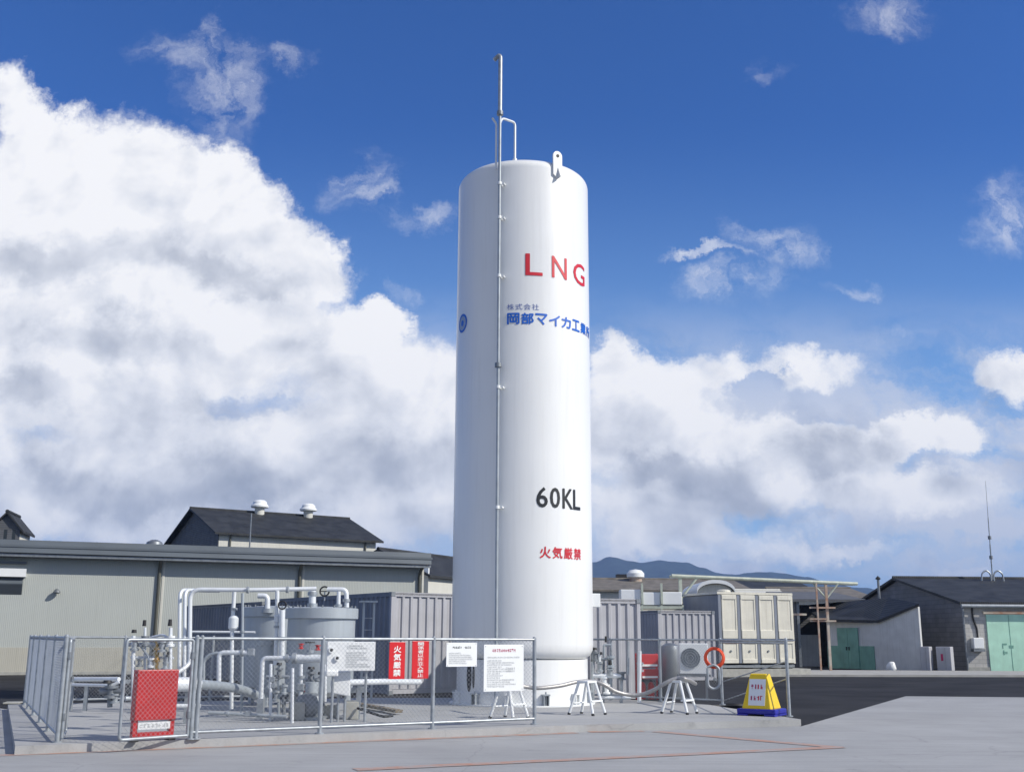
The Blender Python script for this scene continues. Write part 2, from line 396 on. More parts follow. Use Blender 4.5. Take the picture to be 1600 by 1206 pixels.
def obj(name, bm, m, parent=None, smooth=False, bevel=0):
    bmesh.ops.recalc_face_normals(bm, faces=bm.faces)
    me = bpy.data.meshes.new(name); bm.to_mesh(me); bm.free()
    return link(name, me, M[m] if isinstance(m, str) else m, parent, smooth, bevel)
def tag(o, label, cat, group=None):
    o['label'] = label; o['category'] = cat
    if group: o['group'] = group
    return o
def thing(name, label, cat, loc=(0, 0, 0), rz=0.0, group=None):
    o = bpy.data.objects.new(name, None); col.objects.link(o); o.empty_display_size = .2
    o.location = loc; o.rotation_euler = (0, 0, rz)
    return tag(o, label, cat, group)
def setting(name, bm, m):
    o = obj(name, bm, m); o['kind'] = 'structure'; return o
def dup(root, loc, rz, label=None):
    r = root.copy(); col.objects.link(r); r.location = loc; r.rotation_euler = (0, 0, rz)
    if label: r['label'] = label
    for ch in list(root.children):
        c = ch.copy(); col.objects.link(c); c.parent = r
        for g in list(ch.children):
            d = g.copy(); col.objects.link(d); d.parent = c
    return r
def text_mesh(s, size, bold=0.0, align='LEFT', vertical=False, gap=1.08):
    """flat text in XY as a mesh, one row (or one column)"""
    cu = bpy.data.curves.new('lettering', 'FONT'); cu.body = '\n'.join(s) if vertical else s
    cu.size = size; cu.align_x = 'CENTER' if vertical else align; cu.offset = bold; cu.resolution_u = 3; cu.space_line = gap
    o = bpy.data.objects.new('lettering', cu); col.objects.link(o)
    dg = bpy.context.evaluated_depsgraph_get(); dg.update()
    me = bpy.data.meshes.new_from_object(o.evaluated_get(dg)); me.name = 'lettering'
    bpy.data.objects.remove(o); bpy.data.curves.remove(cu)
    return me
def fit(me, x0, x1, y0, y1):
    """stretch flat mesh to the rectangle"""
    xs = [v.co.x for v in me.vertices]; ys = [v.co.y for v in me.vertices]
    ax, bx, ay, by = min(xs), max(xs), min(ys), max(ys)
    for v in me.vertices:
        v.co.x = x0+(v.co.x-ax)/(bx-ax)*(x1-x0); v.co.y = y0+(v.co.y-ay)/(by-ay)*(y1-y0)
    return me

# ------------------------------------------------------------------ the ground
E1, N1 = Vector((.887, .461, 0)), Vector((-.461, .887, 0))      # along and across the fenced yard
YAW = math.atan2(.461, .887)
PADZ = 0.12
setting('ground', prism(new(), [(-6000,-300,-.3),(6000,-300,-.3),(6000,6000,-.3),(-6000,6000,-.3)], (0,0,.3)), 'asphalt')
pA, pB, pC, pD = Vector((-6.82,15.72,0)), Vector((1.2,19.9,0)), Vector((5.5,21.5,0)), Vector((4.55,26.1,0))
pE, pF = Vector((2.2,28.9,0)), Vector((-11.1,25.0,0))
cc = [(-40,2),(40,2),(40,30.8),(14.8,32.35),(11.44,32.7),(5.46,21.35),(4.4,26.3),(2.3,29.1),(-3.5,28.5),(-11.2,25.2),(-13,27.2),(-40,14)]
bm = new(); f = bm.faces.new([bm.verts.new((x, y, .004)) for x, y in cc]); setting('concrete_apron', bm, 'concrete')
setting('pavement_pad', prism(new(), [pA,pB,pC,pD,pE,Vector((-3.5,28.3,0)),pF], (0,0,PADZ)), 'padconc')
def stripe(bm, a, b, w, z=.008):
    a, b = Vector(a), Vector(b); n = (b-a).normalized(); s = Vector((-n.y, n.x))*w/2
    n_ = max(2, int((b-a).length/.4)); prev = None
    for i in range(n_+1):
        p = a+(b-a)*i/n_; j = random.uniform(-.008, .008)
        l, r = bm.verts.new((p.x+s.x, p.y+s.y+j, z)), bm.verts.new((p.x-s.x, p.y-s.y+j, z))
        if prev: bm.faces.new((prev[0], prev[1], r, l))
        prev = (l, r)
g0 = lambda x, y: ground(x, y, 0).to_2d()
bm = new()
stripe(bm, g0(-60,1190), g0(905,1144), .26); stripe(bm, g0(925,1142.5), g0(1010,1140.5), .24, .009)
stripe(bm, g0(1030,1141), g0(1318,1163.5), .26, .010); stripe(bm, g0(1318,1163), g0(560,1205), .27, .011)
setting('road_markings', bm, 'line')
# seams saw-cut in the concrete
setting('kerb_strip', prism(new(), [ground(1235,1053,0),ground(1600,1050,0)+Vector((6,0,0)),ground(1600,1044,0)+Vector((6,0,0)),ground(1240,1045,0)], (0,0,.09)), 'kerb')

# ------------------------------------------------------------------ hills
def hills():
    prof = [(300,905),(560,900),(700,890),(800,884),(880,884),(930,878),(955,868),(985,874),(1010,877),(1035,873.5),(1075,876),(1100,884),(1125,893),(1150,893.5),(1190,890),(1230,892),(1262,897),(1290,903),(1340,912),(1420,925),(1520,940),(1700,930)]
    bm = new(); rows = []; D = 3000
    xs = [300+i*5 for i in range(281)]
    for k, (dy, hf) in enumerate(((-900,0),(-650,.22),(-420,.5),(-200,.78),(0,1),(350,.6),(700,0))):
        row = []
        for x in xs:
            for (a, ya), (b, yb) in zip(prof, prof[1:]):
                if a <= x <= b:
                    t = (x-a)/(b-a); t = t*t*(3-2*t); y = ya+(yb-ya)*t; break
            p = at(x, y, D); h = max(p.z*hf, 0)
            w = (math.sin(x*.13+k*1.7)+math.sin(x*.29+k*2.3)*.6+math.sin(x*.071+k))*10*hf*(1 if dy else .12)
            row.append(bm.verts.new((p.x, D+dy+w*4, max(h+w*(0 < hf), -1))))
        rows.append(row)
    for A, B in zip(rows, rows[1:]):
        for i in range(len(xs)-1): bm.faces.new((A[i], A[i+1], B[i+1], B[i]))
    o = setting('hills', bm, 'hill')
    for p in o.data.polygons: p.use_smooth = True
hills()
# ------------------------------------------------------------------ the tank
TX, TY, TR = 0.27, 26.4, 1.67
tank = thing('storage_tank', 'tall white cylindrical gas tank with red, blue and black lettering', 'storage tank', (TX, TY, PADZ))
ZB, ZT = 1.16-PADZ, 12.86-PADZ
prof = [(1.30, ZB-.05), (1.50, ZB-.02), (1.60, ZB+.05), (1.655, ZB+.16), (TR, ZB+.3)]
k = ZT-.02
for i in range(1, 6):
    zs_ = ZB+.3+(k-ZB-.3)*i/5
    prof.append((TR, zs_))
kr = .25
for i in range(1, 9):
    a = R(72)*i/8; prof.append((TR-kr+kr*math.cos(a), k+kr*math.sin(a)))
r_, z_ = prof[-1]
for i in range(1, 9): t = i/8; prof.append((r_*(1-t), z_+.11*(1-(1-t)**2)))
obj('shell', lathe(new(), prof, n=128), 'tank', tank, True)
obj('skirt', lathe(new(), [(1.50,.0),(1.535,.0),(1.535,ZB-.04),(1.30,ZB-.04)], n=96), 'tank', tank, True)
for k in range(12):
    a = 2*math.pi*k/12+.32
    m_ = Matrix.Rotation(a, 4, 'Z')
    bm = new(); box(bm, (1.60,.055,.12), (.13,.02,.24), mx=m_); box(bm, (1.60,-.055,.12), (.13,.02,.24), mx=m_); box(bm, (1.605,0,.255), (.15,.16,.03), mx=m_); cyl(bm, m_ @ Vector((1.61,0,.03)), m_ @ Vector((1.61,0,.32)), .018, n=8)
    obj('anchor_bracket', bm, 'steel' if k % 2 else 'white', tank)
obj('base_ring', lathe(new(), [(1.5,-.001),(1.70,-.001),(1.70,.03),(1.5,.03)], n=96), 'white', tank, True)
def wrapdir(a): return Vector((math.sin(a), -math.cos(a), 0))    # angle 0 faces the camera, positive to the right
bm = new(); d = wrapdir(R(-52)); prism(bm, [d*1.53+Vector((-d.y, d.x, 0))*x*.09+Vector((0,0,.62+z*.33)) for x, z in [(math.cos(t), math.sin(t)) for t in [2*math.pi*i/20 for i in range(20)]]], d*.012)
obj('access_hole', bm, 'black', tank)
bm = new(); d = wrapdir(R(-46)); prism(bm, [d*1.53+Vector((-d.y, d.x, 0))*x*.03+Vector((0,0,.62+z*.25)) for x, z in [(math.cos(t), math.sin(t)) for t in [2*math.pi*i/20 for i in range(20)]]], d*.02)
obj('access_hole', bm, 'black', tank)
# lettering bent round the shell
def wrap(me, z, m, name='lettering', off=.005):
    bm = new(); bm.from_mesh(me)
    xs = [v.co.x for v in bm.verts]; a, b = min(xs), max(xs)
    step = TR*R(1.5); x = math.ceil(a/step)*step
    while x < b:
        bmesh.ops.bisect_plane(bm, geom=bm.verts[:]+bm.edges[:]+bm.faces[:], plane_co=(x,0,0), plane_no=(1,0,0)); x += step
    for v in bm.verts:
        q = wrapdir(v.co.x/TR)*(TR+off+v.co.z); v.co = Vector((q.x, q.y, z+v.co.y))
    me2 = bpy.data.meshes.new(name); bm.to_mesh(me2); bm.free(); bpy.data.meshes.remove(me)
    return link(name, me2, M[m], tank)
def ang(px, py):                        # angle round the shell met by a sight line
    u, v = sky_uv(px, py); 
    a_, b_ = 1+u*u, -2*(u*TX+TY); c_ = TX*TX+TY*TY-TR*TR
    D = max(b_*b_-4*a_*c_, 0); y = (-b_-math.sqrt(D))/(2*a_); return math.asin(max(-1, min(1, (u*y-TX)/TR))), EYE+v*y-PADZ
def solid_letter(ch, xa, xb, ya, yb, m, bold):
    # strokes thickened by stacked, slightly shifted copies of the thin glyph, joined in one mesh
    bm = new()
    h = yb-ya
    for i, (dx, dy) in enumerate([(0,0)]+([(1,0),(-1,0),(0,1),(0,-1)] if bold else [])):
        b = bold*h
        me = fit(text_mesh(ch, 1), xa+b, xb-b, ya+b, yb-b)
        for v in me.vertices: v.co.x += dx*b; v.co.y += dy*b; v.co.z = i*.0012
        bm.from_mesh(me); bpy.data.meshes.remove(me)
    me = bpy.data.meshes.new('letter'); bm.to_mesh(me); bm.free()
    wrap(me, 0, m, 'letter')
def row(chars, a0, pitch, wid, zlo, zhi, m, bold):
    for i, ch in enumerate(chars):
        w = wid[i] if isinstance(wid, (list, tuple)) else wid
        s = R(a0+pitch*i)*TR
        solid_letter(ch, s, s+R(w)*TR, zlo, zhi, m, bold)
zz = lambda px, py: ang(px, py)[1]
row('LNG', 1.2, 22.6, (14.5, 15.0, 18.5), zz(817,430), zz(817,396), 'redink', .012)
row('岡部マイカ工業所', -13.7, 11.6, 10.4, zz(800,507), zz(800,489), 'blueink', .035)
row('株式会社', -13.6, 6.75, 5.8, zz(800,484.5), zz(800,475), 'paleblue', .0)
row('60KL', 10.2, 11.2, (9.4, 9.0, 11, 9.2), zz(845,792), zz(845,760), 'blackink', .02)
row('火気厳禁', 12.8, 10.4, 9.2, zz(852,871.5), zz(852,853), 'redink', .025)
ea, ez = ang(722, 506)
def disc(r, n=40): 
    me = bpy.data.meshes.new('disc'); b = new(); b.faces.new([b.verts.new((r*math.cos(2*math.pi*i/n), r*math.sin(2*math.pi*i/n), 0)) for i in range(n)]); b.to_mesh(me); b.free(); return me
def annulus(r0, r1, n=40):
    b = new(); A = [b.verts.new((r0*math.cos(2*math.pi*i/n), r0*math.sin(2*math.pi*i/n), 0)) for i in range(n)]; B = [b.verts.new((r1*math.cos(2*math.pi*i/n), r1*math.sin(2*math.pi*i/n), 0)) for i in range(n)]
    for i in range(n): b.faces.new((A[i], A[(i+1) % n], B[(i+1) % n], B[i]))
    me = bpy.data.meshes.new('ring'); b.to_mesh(me); b.free(); return me
for me, m, off in ((disc(.22), 'emblem', .004), (annulus(.175,.235), 'blueink', .007), (disc(.075), 'blueink', .008)):
    for v in me.vertices: v.co.x += ea*TR
    wrap(me, ez, m, 'emblem', off)
# vent riser standing off the shell, its clamps, whip and cap
pa, _ = ang(782, 700)
pd = wrapdir(pa)*(TR+.16)
zt = lambda py, d=24.75: at(781, py, d).z-PADZ
ptop, pmid = zt(92), zt(180)
bm = new(); tube(bm, [pd+Vector((0,0,.12)), pd+Vector((0,0,pmid))], .035, 12, 0); obj('riser_pipe', bm, 'pipe_grey', tank, True)
bm = new(); tube(bm, [pd+Vector((0,0,pmid)), pd+Vector((0,0,ptop)), pd+Vector((-.04,.02,ptop+.05)), pd+Vector((-.16,.06,ptop-.06))], .052, 12, .05); obj('vent_pipe', bm, 'steel', tank, True)
for z in (pmid, zt(572)): obj('coupling', cyl(new(), pd+Vector((0,0,z-.05)), pd+Vector((0,0,z+.05)), .08), 'steel_dark', tank, True)
q = pd+Vector((-.09,.05,0))
bm = new(); tube(bm, [q+Vector((0,0,zt(266))), q+Vector((0,0,zt(195))), q+Vector((-.10,0,zt(186)))], .028, 10, .05); obj('drain_pipe', bm, 'pipe', tank, True)
q = wrapdir(ang(798,320)[0])*(TR-.35)
bm = new(); tube(bm, [pd+Vector((0,0,zt(196))), pd+Vector((.05,.12,zt(184))), Vector((q.x,q.y,at(797,192,TY+q.y).z-PADZ)), Vector((q.x,q.y,at(797,240,TY+q.y).z-PADZ)), Vector((q.x,q.y,ZT+.2))], .03, 10, .1)
cyl(bm, Vector((q.x,q.y,ZT+.25)), Vector((q.x,q.y,at(797,249,TY+q.y).z-PADZ)), .055); obj('vent_line', bm, 'pipe', tank, True)
for py in (289, 342, 433, 606, 793):
    z = zt(py); bm = new()
    cyl(bm, wrapdir(pa)*(TR-.02)+Vector((0,0,z)), pd+Vector((0,0,z)), .022, n=10); cyl(bm, pd+Vector((0,0,z-.035)), pd+Vector((0,0,z+.035)), .055, n=12)
    cyl(bm, wrapdir(pa+.05)*(TR+.02)+Vector((0,0,z)), wrapdir(pa+.05)*(TR+.16)+Vector((0,0,z)), .03, n=10)
    obj('clamp', bm, 'white', tank, True)
# lifting lugs on the shoulder
def lug(a):
    d = wrapdir(a); s = Vector((-d.y, d.x, 0)); bm = new(); w = .125; z0, z1 = ZT-.22, at(868,240,25.05).z-PADZ
    out = [(-w, z0+.05), (0, z0-.05), (w, z0+.05), (w, z1-w)]+[(w*math.cos(t), z1-w+w*math.sin(t)) for t in [math.pi*i/10 for i in range(1, 10)]]+[(-w, z1-w)]
    prism(bm, [d*(TR-.005)+s*x+Vector((0,0,z)) for x, z in out], d*.05)
    o = obj('lifting_lug', bm, 'tank', tank)
    bm = new(); c = Vector((0,0,z1-w)); cyl(bm, d*(TR-.02)+c, d*(TR+.057)+c, .042, n=16); obj('eye_hole', bm, 'black', o)
    bm = new(); prism(bm, [d*(TR+.045)+Vector((0,0,z0-.05)), d*(TR+.16)+Vector((0,0,z0-.02)), d*(TR+.045)+Vector((0,0,z0+.26))], s*.03); obj('gusset', bm, 'tank', o)
la = ang(868, 320)[0]
lug(la); lug(la+math.pi)
bm = new(); d = wrapdir(R(97)); box(bm, d*(TR+.09)+Vector((0,0,zz(925,935))), (.2,.3,.32), R(7)); obj('junction_box', bm, 'white', tank, bevel=.015)

# ------------------------------------------------------------------ fences
def chain_mesh(bm, L, z0, z1, sp=.075, r=.0020):
    H = z1-z0
    def wire(a, b):
        a, b = Vector(a), Vector(b); d = (b-a).normalized(); s = Vector((-d.z, 0, d.x))*r; t = Vector((0, r, 0))
        A = [bm.verts.new(a+q) for q in (s, t, -s, -t)]; B = [bm.verts.new(b+q) for q in (s, t, -s, -t)]
        for i in range(4): bm.faces.new((A[i], A[(i+1) % 4], B[(i+1) % 4], B[i]))
    x = -H+sp*.5
    while x < L:
        a, b = max(x, 0), min(x+H, L)
        if b-a > .02:
            wire((a, .004, z0+(a-x)), (b, .004, z0+(b-x))); wire((a, -.004, z1-(a-x)), (b, -.004, z1-(b-x)))
        x += sp
def fence(label, p0, p1, posts, mid=False, mesh=True, top=1.45, bottom=.10, group=None, cat='fence', pr=.034, name='chain_link_fence'):
    p0, p1 = Vector(p0), Vector(p1); L = (p1-p0).length
    t = thing(name, label, cat, (p0.x, p0.y, PADZ), math.atan2(p1.y-p0.y, p1.x-p0.x), group)
    for s in posts:
        bm = new(); cyl(bm, (s, 0, 0), (s, 0, top+.02), pr, n=12); cyl(bm, (s, 0, top+.02), (s, 0, top+.05), pr+.004, pr*.5, n=12); cyl(bm, (s, 0, 0), (s, 0, .02), pr*2.1, n=12)
        obj('post', bm, 'steel', t, True)
    for z in [top, bottom]+([.75] if mid else []):
        obj('rail', cyl(new(), (0, -pr*.2, z), (L, -pr*.2, z), .024, n=10), 'steel', t, True)
    if mesh:
        bm = new(); chain_mesh(bm, L, bottom, top); obj('wire_mesh', bm, 'wire', t)
    return t
F0, F1, F2 = Vector((-6.46,16.25,0)), Vector((-5.49,15.99,0)), Vector((-4.72,16.82,0))
F5 = Vector((.42,19.95,0)); FL = Vector((-10.62,24.73,0))
Lf = (F5-F2).length
fence('long front chain-link fence carrying the red and white notices', F2, F5, [0.0, .075, Lf*.335, Lf*.665, Lf])
fence('left side chain-link fence running back beside the open gate leaf', F0, FL, [0, 2.0, 4.0, 6.0, 8.0, (FL-F0).length])
fence('rear left chain-link fence behind the pipework', FL, FL+E1*6.0, [2, 4, 6])
P1, P2 = Vector((4.86,25.96,0)), Vector((5.46,22.2,0))
BL = Vector((2.05,28.4,0)); Lb = (P1-BL).length
fence('rear right chain-link fence between the white tank and the hung orange ring', BL, P1, [.6, Lb*.55, Lb], mid=False)
t = fence('open railing with slanting braces beside the yellow notice stand', P1, P2, [(P2-P1).length], mesh=False, name='railing', cat='railing', bottom=1.40)
L_ = (P2-P1).length
for (xa, za, xb, zb) in ((.1, .10, L_, .72), (.1, .52, L_, 1.05)):
    obj('brace', cyl(new(), (xa, 0, za), (xb, 0, zb), .014, n=8), 'steel', t)
def leaf(label, p0, p1, top=1.43):
    p0, p1 = Vector(p0), Vector(p1); L = (p1-p0).length
    t = thing('fence_gate', label, 'gate', (p0.x, p0.y, PADZ), math.atan2(p1.y-p0.y, p1.x-p0.x), 'gate leaves of the fenced yard')
    bm = new(); tube(bm, [(0,0,.06),(0,0,top),(L,0,top),(L,0,.06),(.001,0,.06)], .024, 10, .05); obj('frame', bm, 'steel', t, True)
    bm = new(); chain_mesh(bm, L, .06, top); obj('wire_mesh', bm, 'wire', t)
    for z in (.3, 1.15): obj('hinge', cyl(new(), (0, 0, z), (0, 0, z+.1), .036, n=10), 'steel_dark', t)
    obj('latch', box(new(), (L-.05, -.035, .85), (.12, .03, .05)), 'steel_dark', t); return t
leaf('chain-link gate leaf standing in front of the red cabinet', F2+(F1-F2).normalized()*.06, F1)
d0 = (FL-F0).normalized(); leaf('chain-link gate leaf swung open against the left side fence', F0+Vector((.05,.03,0)), F0+Vector((.05,.03,0))+Vector((d0.x*math.cos(R(-7))-d0.y*math.sin(R(-7)), d0.x*math.sin(R(-7))+d0.y*math.cos(R(-7)), 0))*1.1)

# signs wired to the front fence
FD = (F5-F2).normalized(); FN = Vector((FD.y, -FD.x, 0)); FYAW = math.atan2(FD.y, FD.x)
def on_fence(px, py, off=.05):
    o = Vector((0, 0, EYE)); d = sight(px, py); base = F2+FN*off
    t = (base-o).dot(FN)/d.dot(FN); return o+d*t
def flat(me, m, parent, name='lettering', y=-.008):
    for v in me.vertices: v.co = Vector((v.co.x, y-v.co.z, v.co.y))
    return link(name, me, M[m], parent)
def glyphs(x0, x1, y0, y1, n, seed, rows=1, fill=.8):
    """rows of small brush-like marks for print too small to read"""
    rg = random.Random(seed); b = new()
    for r in range(rows):
        h = (y1-y0)/rows; yb = y0+h*r; w = (x1-x0)/n; last = n if rows == 1 else rg.randint(int(n*.45), n)
        for i in range(last):
            xa = x0+w*i
            for k in range(4):
                if rg.random() < .5: ya = yb+h*(.12+.68*rg.random()); c = (xa+w*.08, xa+w*fill, ya, ya+h*.12)
                else: xx = xa+w*(.08+.65*rg.random()); c = (xx, xx+w*.14, yb+h*.1, yb+h*.85)
                b.faces.new([b.verts.new((c[p], c[q], .0004*k)) for p, q in ((0,2),(1,2),(1,3),(0,3))])
    me = bpy.data.meshes.new('print'); b.to_mesh(me); b.free(); return me
def thick_text(ch, xa, xb, ya, yb, bold=.03):
    bm = new(); h = yb-ya
    for i, (dx, dy) in enumerate(((0,0),(1,0),(-1,0),(0,1),(0,-1))):
        b = bold*h; me = fit(text_mesh(ch, 1), xa+b, xb-b, ya+b, yb-b)
        for v in me.vertices: v.co.x += dx*b; v.co.y += dy*b; v.co.z = i*.0008
        bm.from_mesh(me); bpy.data.meshes.remove(me)
    me = bpy.data.meshes.new('lettering'); bm.to_mesh(me); bm.free(); return me
def sign(name, label, x0, y0, x1, y1, face, off=.05):
    a, b = on_fence(x0, y1, off), on_fence(x1, y0, off); c = on_fence((x0+x1)/2, (y0+y1)/2, off)
    w, h = (Vector((b.x-a.x, b.y-a.y))).length, b.z-a.z
    t = thing(name, label, 'sign', c, FYAW)
    obj('panel', box(new(), (0, 0, 0), (w, .012, h)), face, t, bevel=.003)
    for sx in (-1, 1):
        for sz in (-1, 1): obj('cable_tie', cyl(new(), (sx*w*.46, .03, sz*h*.46), (sx*w*.46, -.010, sz*h*.46), .006, n=6), 'black', t)
    return t, w, h
t, w, h = sign('warning_sign', 'narrow red sign with four large white characters, left of its twin', 611, 1004, 637, 1062, 'redsign')
for i, ch in enumerate('火気厳禁'): flat(thick_text(ch, -w*.24, w*.24, h*(.40-.212*i)-h*.19, h*(.40-.212*i), .03), 'whiteink', t)
t, w, h = sign('warning_sign', 'narrow red sign with nine small white characters in a column', 647, 1002, 674, 1061, 'redsign')
for i, ch in enumerate('関係者以外立入禁止'): flat(thick_text(ch, -w*.18, w*.18, h*(.47-.104*i)-h*.094, h*(.47-.104*i), .02), 'whiteink', t)
t, w, h = sign('notice_board', 'small white notice with a dark headline and fine grey print', 701, 1004, 749, 1042, 'white')
flat(glyphs(-w*.30, w*.0, h*.24, h*.36, 6, 3), 'blackink', t); flat(glyphs(w*.08, w*.30, h*.24, h*.36, 4, 5), 'blackink', t, )
flat(glyphs(-w*.42, w*.42, -h*.40, h*.10, 26, 8, 6), 'greyink', t, 'print')
t, w, h = sign('notice_board', 'large white notice with a crimson headline beside the fence end', 760, 1006, 822, 1080, 'white', .06)
flat(glyphs(-w*.30, w*.30, h*.33, h*.42, 11, 13), 'purpleink', t); flat(glyphs(-w*.42, w*.40, h*.20, h*.25, 22, 14), 'greyink', t, 'print')
flat(glyphs(-w*.42, w*.30, -h*.42, h*.18, 20, 15, 13), 'greyink', t, 'print'); flat(glyphs(w*.05, w*.42, -h*.1, h*.02, 8, 16, 2), 'greyink', t, 'print')

# red cabinet behind the gate leaf
gd = (F2-F1).normalized(); gy = math.atan2(gd.y, gd.x); gn = Vector((-gd.y, gd.x, 0))
rc = (F1+F2)/2+gn*.34
rc = ground(247, 1162)+gn*.10
t = thing('extinguisher_stand', 'red board on two legs with a white strip, behind the gate leaf', 'red stand', (rc.x, rc.y, PADZ), gy-R(8))
obj('board', box(new(), (0, 0, .645), (.62, .18, .71)), 'red', t, bevel=.012)
for x in (-.275, .275):
    o = obj('leg', box(new(), (x, 0, .145), (.07, .10, .29)), 'red', t, bevel=.006); obj('foot', box(new(), (x, 0, .012), (.10, .18, .024)), 'black', o)
obj('crossbar', box(new(), (0, -.03, .095), (.48, .06, .06)), 'red', t)
o = obj('white_strip', box(new(), (0, -.05, .215), (.48, .03, .10)), 'white', t)
flat(glyphs(-.22, .22, .18, .25, 8, 31), 'greyink', o, 'lettering', -.068)

# ------------------------------------------------------------------ vessels and pipework in the yard
def vessel(label, px, y, top=2.18, r=.75):
    x = (px-800)/1700*y*1.0
    t = thing('vaporiser_vessel', label, 'vessel', (x, y, PADZ), 0, 'grey vessels in the fenced yard')
    T = top-PADZ
    obj('body', lathe(new(), [(0,.28),(.4,.30),(r-.07,.40),(r-.055,.5),(r-.055,T-.22)], n=64), 'vessel', t, True)
    obj('lid_flange', lathe(new(), [(r-.05,T-.22),(r,T-.21),(r,T-.01),(r-.02,T),(.3,T+.03),(0,T+.035)], n=64), 'vessel', t, True)
    for k in range(3):
        a = 2*math.pi*k/3+.5; obj('leg', box(new(), ((r-.12)*math.cos(a), (r-.12)*math.sin(a), .2), (.10,.10,.42), a), 'vessel', t)
    for k in range(18):
        a = 2*math.pi*k/18; o = obj('bolt', cyl(new(), ((r-.06)*math.cos(a), (r-.06)*math.sin(a), T-.01), ((r-.06)*math.cos(a), (r-.06)*math.sin(a), T+.05), .018, n=6), 'steel_dark', t)
    return t
vessel('nearer grey flanged vessel with white pipes on its lid', 511, 23.2)
vessel('farther grey flanged vessel partly hidden by its neighbour', 442, 25.4, 2.25, .78)
def pipe(label, pts, wpx, y, m='pipe', bend=None, extras=(), name='process_pipe'):
    """a pipe run; pts are sight points at distance y (or (px, py, y)); extras: (kind, px, py, size px)"""
    W = [at(p[0], p[1], p[2] if len(p) > 2 else y) for p in pts]; base = W[0]
    t = thing(name, label, 'pipe', base)
    r = wpx/2/1700*y
    obj('run', tube(new(), [p-base for p in W], r, 12, bend), m, t, True)
    for e in extras:
        kind, px, py, s = e[:4]; c = at(px, py, y)-base; s = s/1700*y
        if kind == 'collar': obj('flange', cyl(new(), c-Vector((0,0,s*.18)), c+Vector((0,0,s*.18)), s*.5, n=16), 'steel', t, True)
        if kind == 'xcollar': obj('flange', cyl(new(), c-Vector((s*.18,0,0)), c+Vector((s*.18,0,0)), s*.5, n=16), 'steel', t, True)
        if kind == 'actuator': obj('actuator', lathe(new(), [(0,-s*.8),(s*.3,-s*.75),(s*.5,-s*.5),(s*.5,s*.5),(s*.3,s*.75),(0,s*.8)], c, 16), 'pipe', t, True)
        if kind == 'wheel':
            o = obj('hand_wheel', torus(new(), c, s*.5, s*.09, 'Y' if len(e) < 5 else e[4], 16, 6), 'black', t, True); obj('spoke', box(new(), c, (s*.9, s*.1, s*.1)), 'black', o)
            obj('stem', cyl(new(), c, c-Vector((0,-s*.2,s)), s*.08, n=6), 'steel', t)
        if kind == 'block': obj('valve_body', box(new(), c, (s, s*.7, s)), 'steel', t, bevel=s*.12)
        if kind == 'foot': obj('support', box(new(), Vector((c.x, c.y, (c.z+PADZ-base.z)/2)), (s, s, c.z-PADZ+base.z)), 'steel', t)
    return t
GZ = lambda px, y: at(px, 1000, y)   # unused height, position only
def down(px, y): # screen row of the pad surface at distance y
    lo, hi = 1000, 1300
    for _ in range(40):
        m_ = (lo+hi)/2
        if at(px, m_, y).z > PADZ: lo = m_
        else: hi = m_
    return lo
pipe('outermost of three white risers left of the vessels', [(284,1078),(284,926),(300,926,23.6),(330,927,25.5)], 5.5, 23.2, bend=.25)
pipe('middle of three white risers left of the vessels', [(292,1078),(292,926),(306,926,23.1),(345,927,25.0)], 5.5, 22.7, bend=.25)
pipe('long white overhead pipe bending down at its left end', [(280,1056,22),(292,1048,22.1),(300,1040,22.2),(300,925,22.2),(400,925,22.3),(497,922,22.6)], 6.5, 22.2, bend=.22, extras=(('xcollar',390,925,10),('xcollar',452,924,10)))
pipe('white drop pipe with a fat grey actuator', [(366,down(366,22.6)-6),(366,990),(369,930),(369,926)], 6, 22.6, extras=(('actuator',368,977,15),('collar',369,955,10),('collar',366,1000,10)))
pipe('thin grey standing pipe between the two white drop pipes', [(382,down(382,22)-1),(382,930)], 4.5, 22, 'pipe_grey', extras=(('collar',382,990,8),))
pipe('short white elbow rising from the farther vessel', [(406,934),(421,934),(421,956)], 8, 24.6, bend=.12, extras=(('collar',421,957,18),))
pipe('white pipe dropping down the face of the farther vessel', [(436,926),(436,984),(434,1042)], 6.5, 22.4, extras=(('collar',436,982,10),('actuator',436,970,9)))
pipe('stout white pipe standing between the two vessels', [(444,1034),(444,956)], 9, 22.3, extras=(('collar',444,1000,13),('wheel',444,948,12)))
pipe('white nozzle pipe at the left of the nearer vessel lid', [(491,950),(491,922)], 11, 23.0, extras=(('collar',491,948,16),('collar',491,930,15)))
pipe('white bridge pipe over the right of the nearer vessel lid', [(514,923),(544,923),(545,951)], 7, 23.2, bend=.1, extras=(('wheel',510,926,14),('collar',544,940,12)))
pipe('slim white nozzle pipe beside the bridge pipe', [(532,951),(532,926)], 6, 23.1, extras=(('collar',532,948,11),))
pipe('left white hairpin pipe low behind the front fence', [(346,1078),(346,1023),(392,1023)], 7, 21.4, bend=.1, extras=(('xcollar',382,1023,11),('block',396,1022,11)))
pipe('white elbow pipe running to the thick low pipe', [(412,1096),(414,1031),(458,1031)], 7, 21.0, bend=.1, extras=(('foot',412,1094,10),('xcollar',452,1031,12)))
pipe('thick white low pipe in front of the nearer vessel', [(460,1031),(505,1031)], 12, 21.0, extras=(('collar',488,1020,11),('wheel',488,1006,13,'Z'),('xcollar',464,1031,17)))
pipe('grey standing post pipe at the foot of the pump', [(461,down(461,19.9)-1),(461,1046)], 5, 19.9, 'pipe')
pipe('slim grey standing pipe left of the pump', [(427,down(427,20.6)-1),(427,1040)], 5, 20.6, 'pipe', extras=(('block',430,1064,8),('block',431,1074,7),('wheel',436,1062,8)))
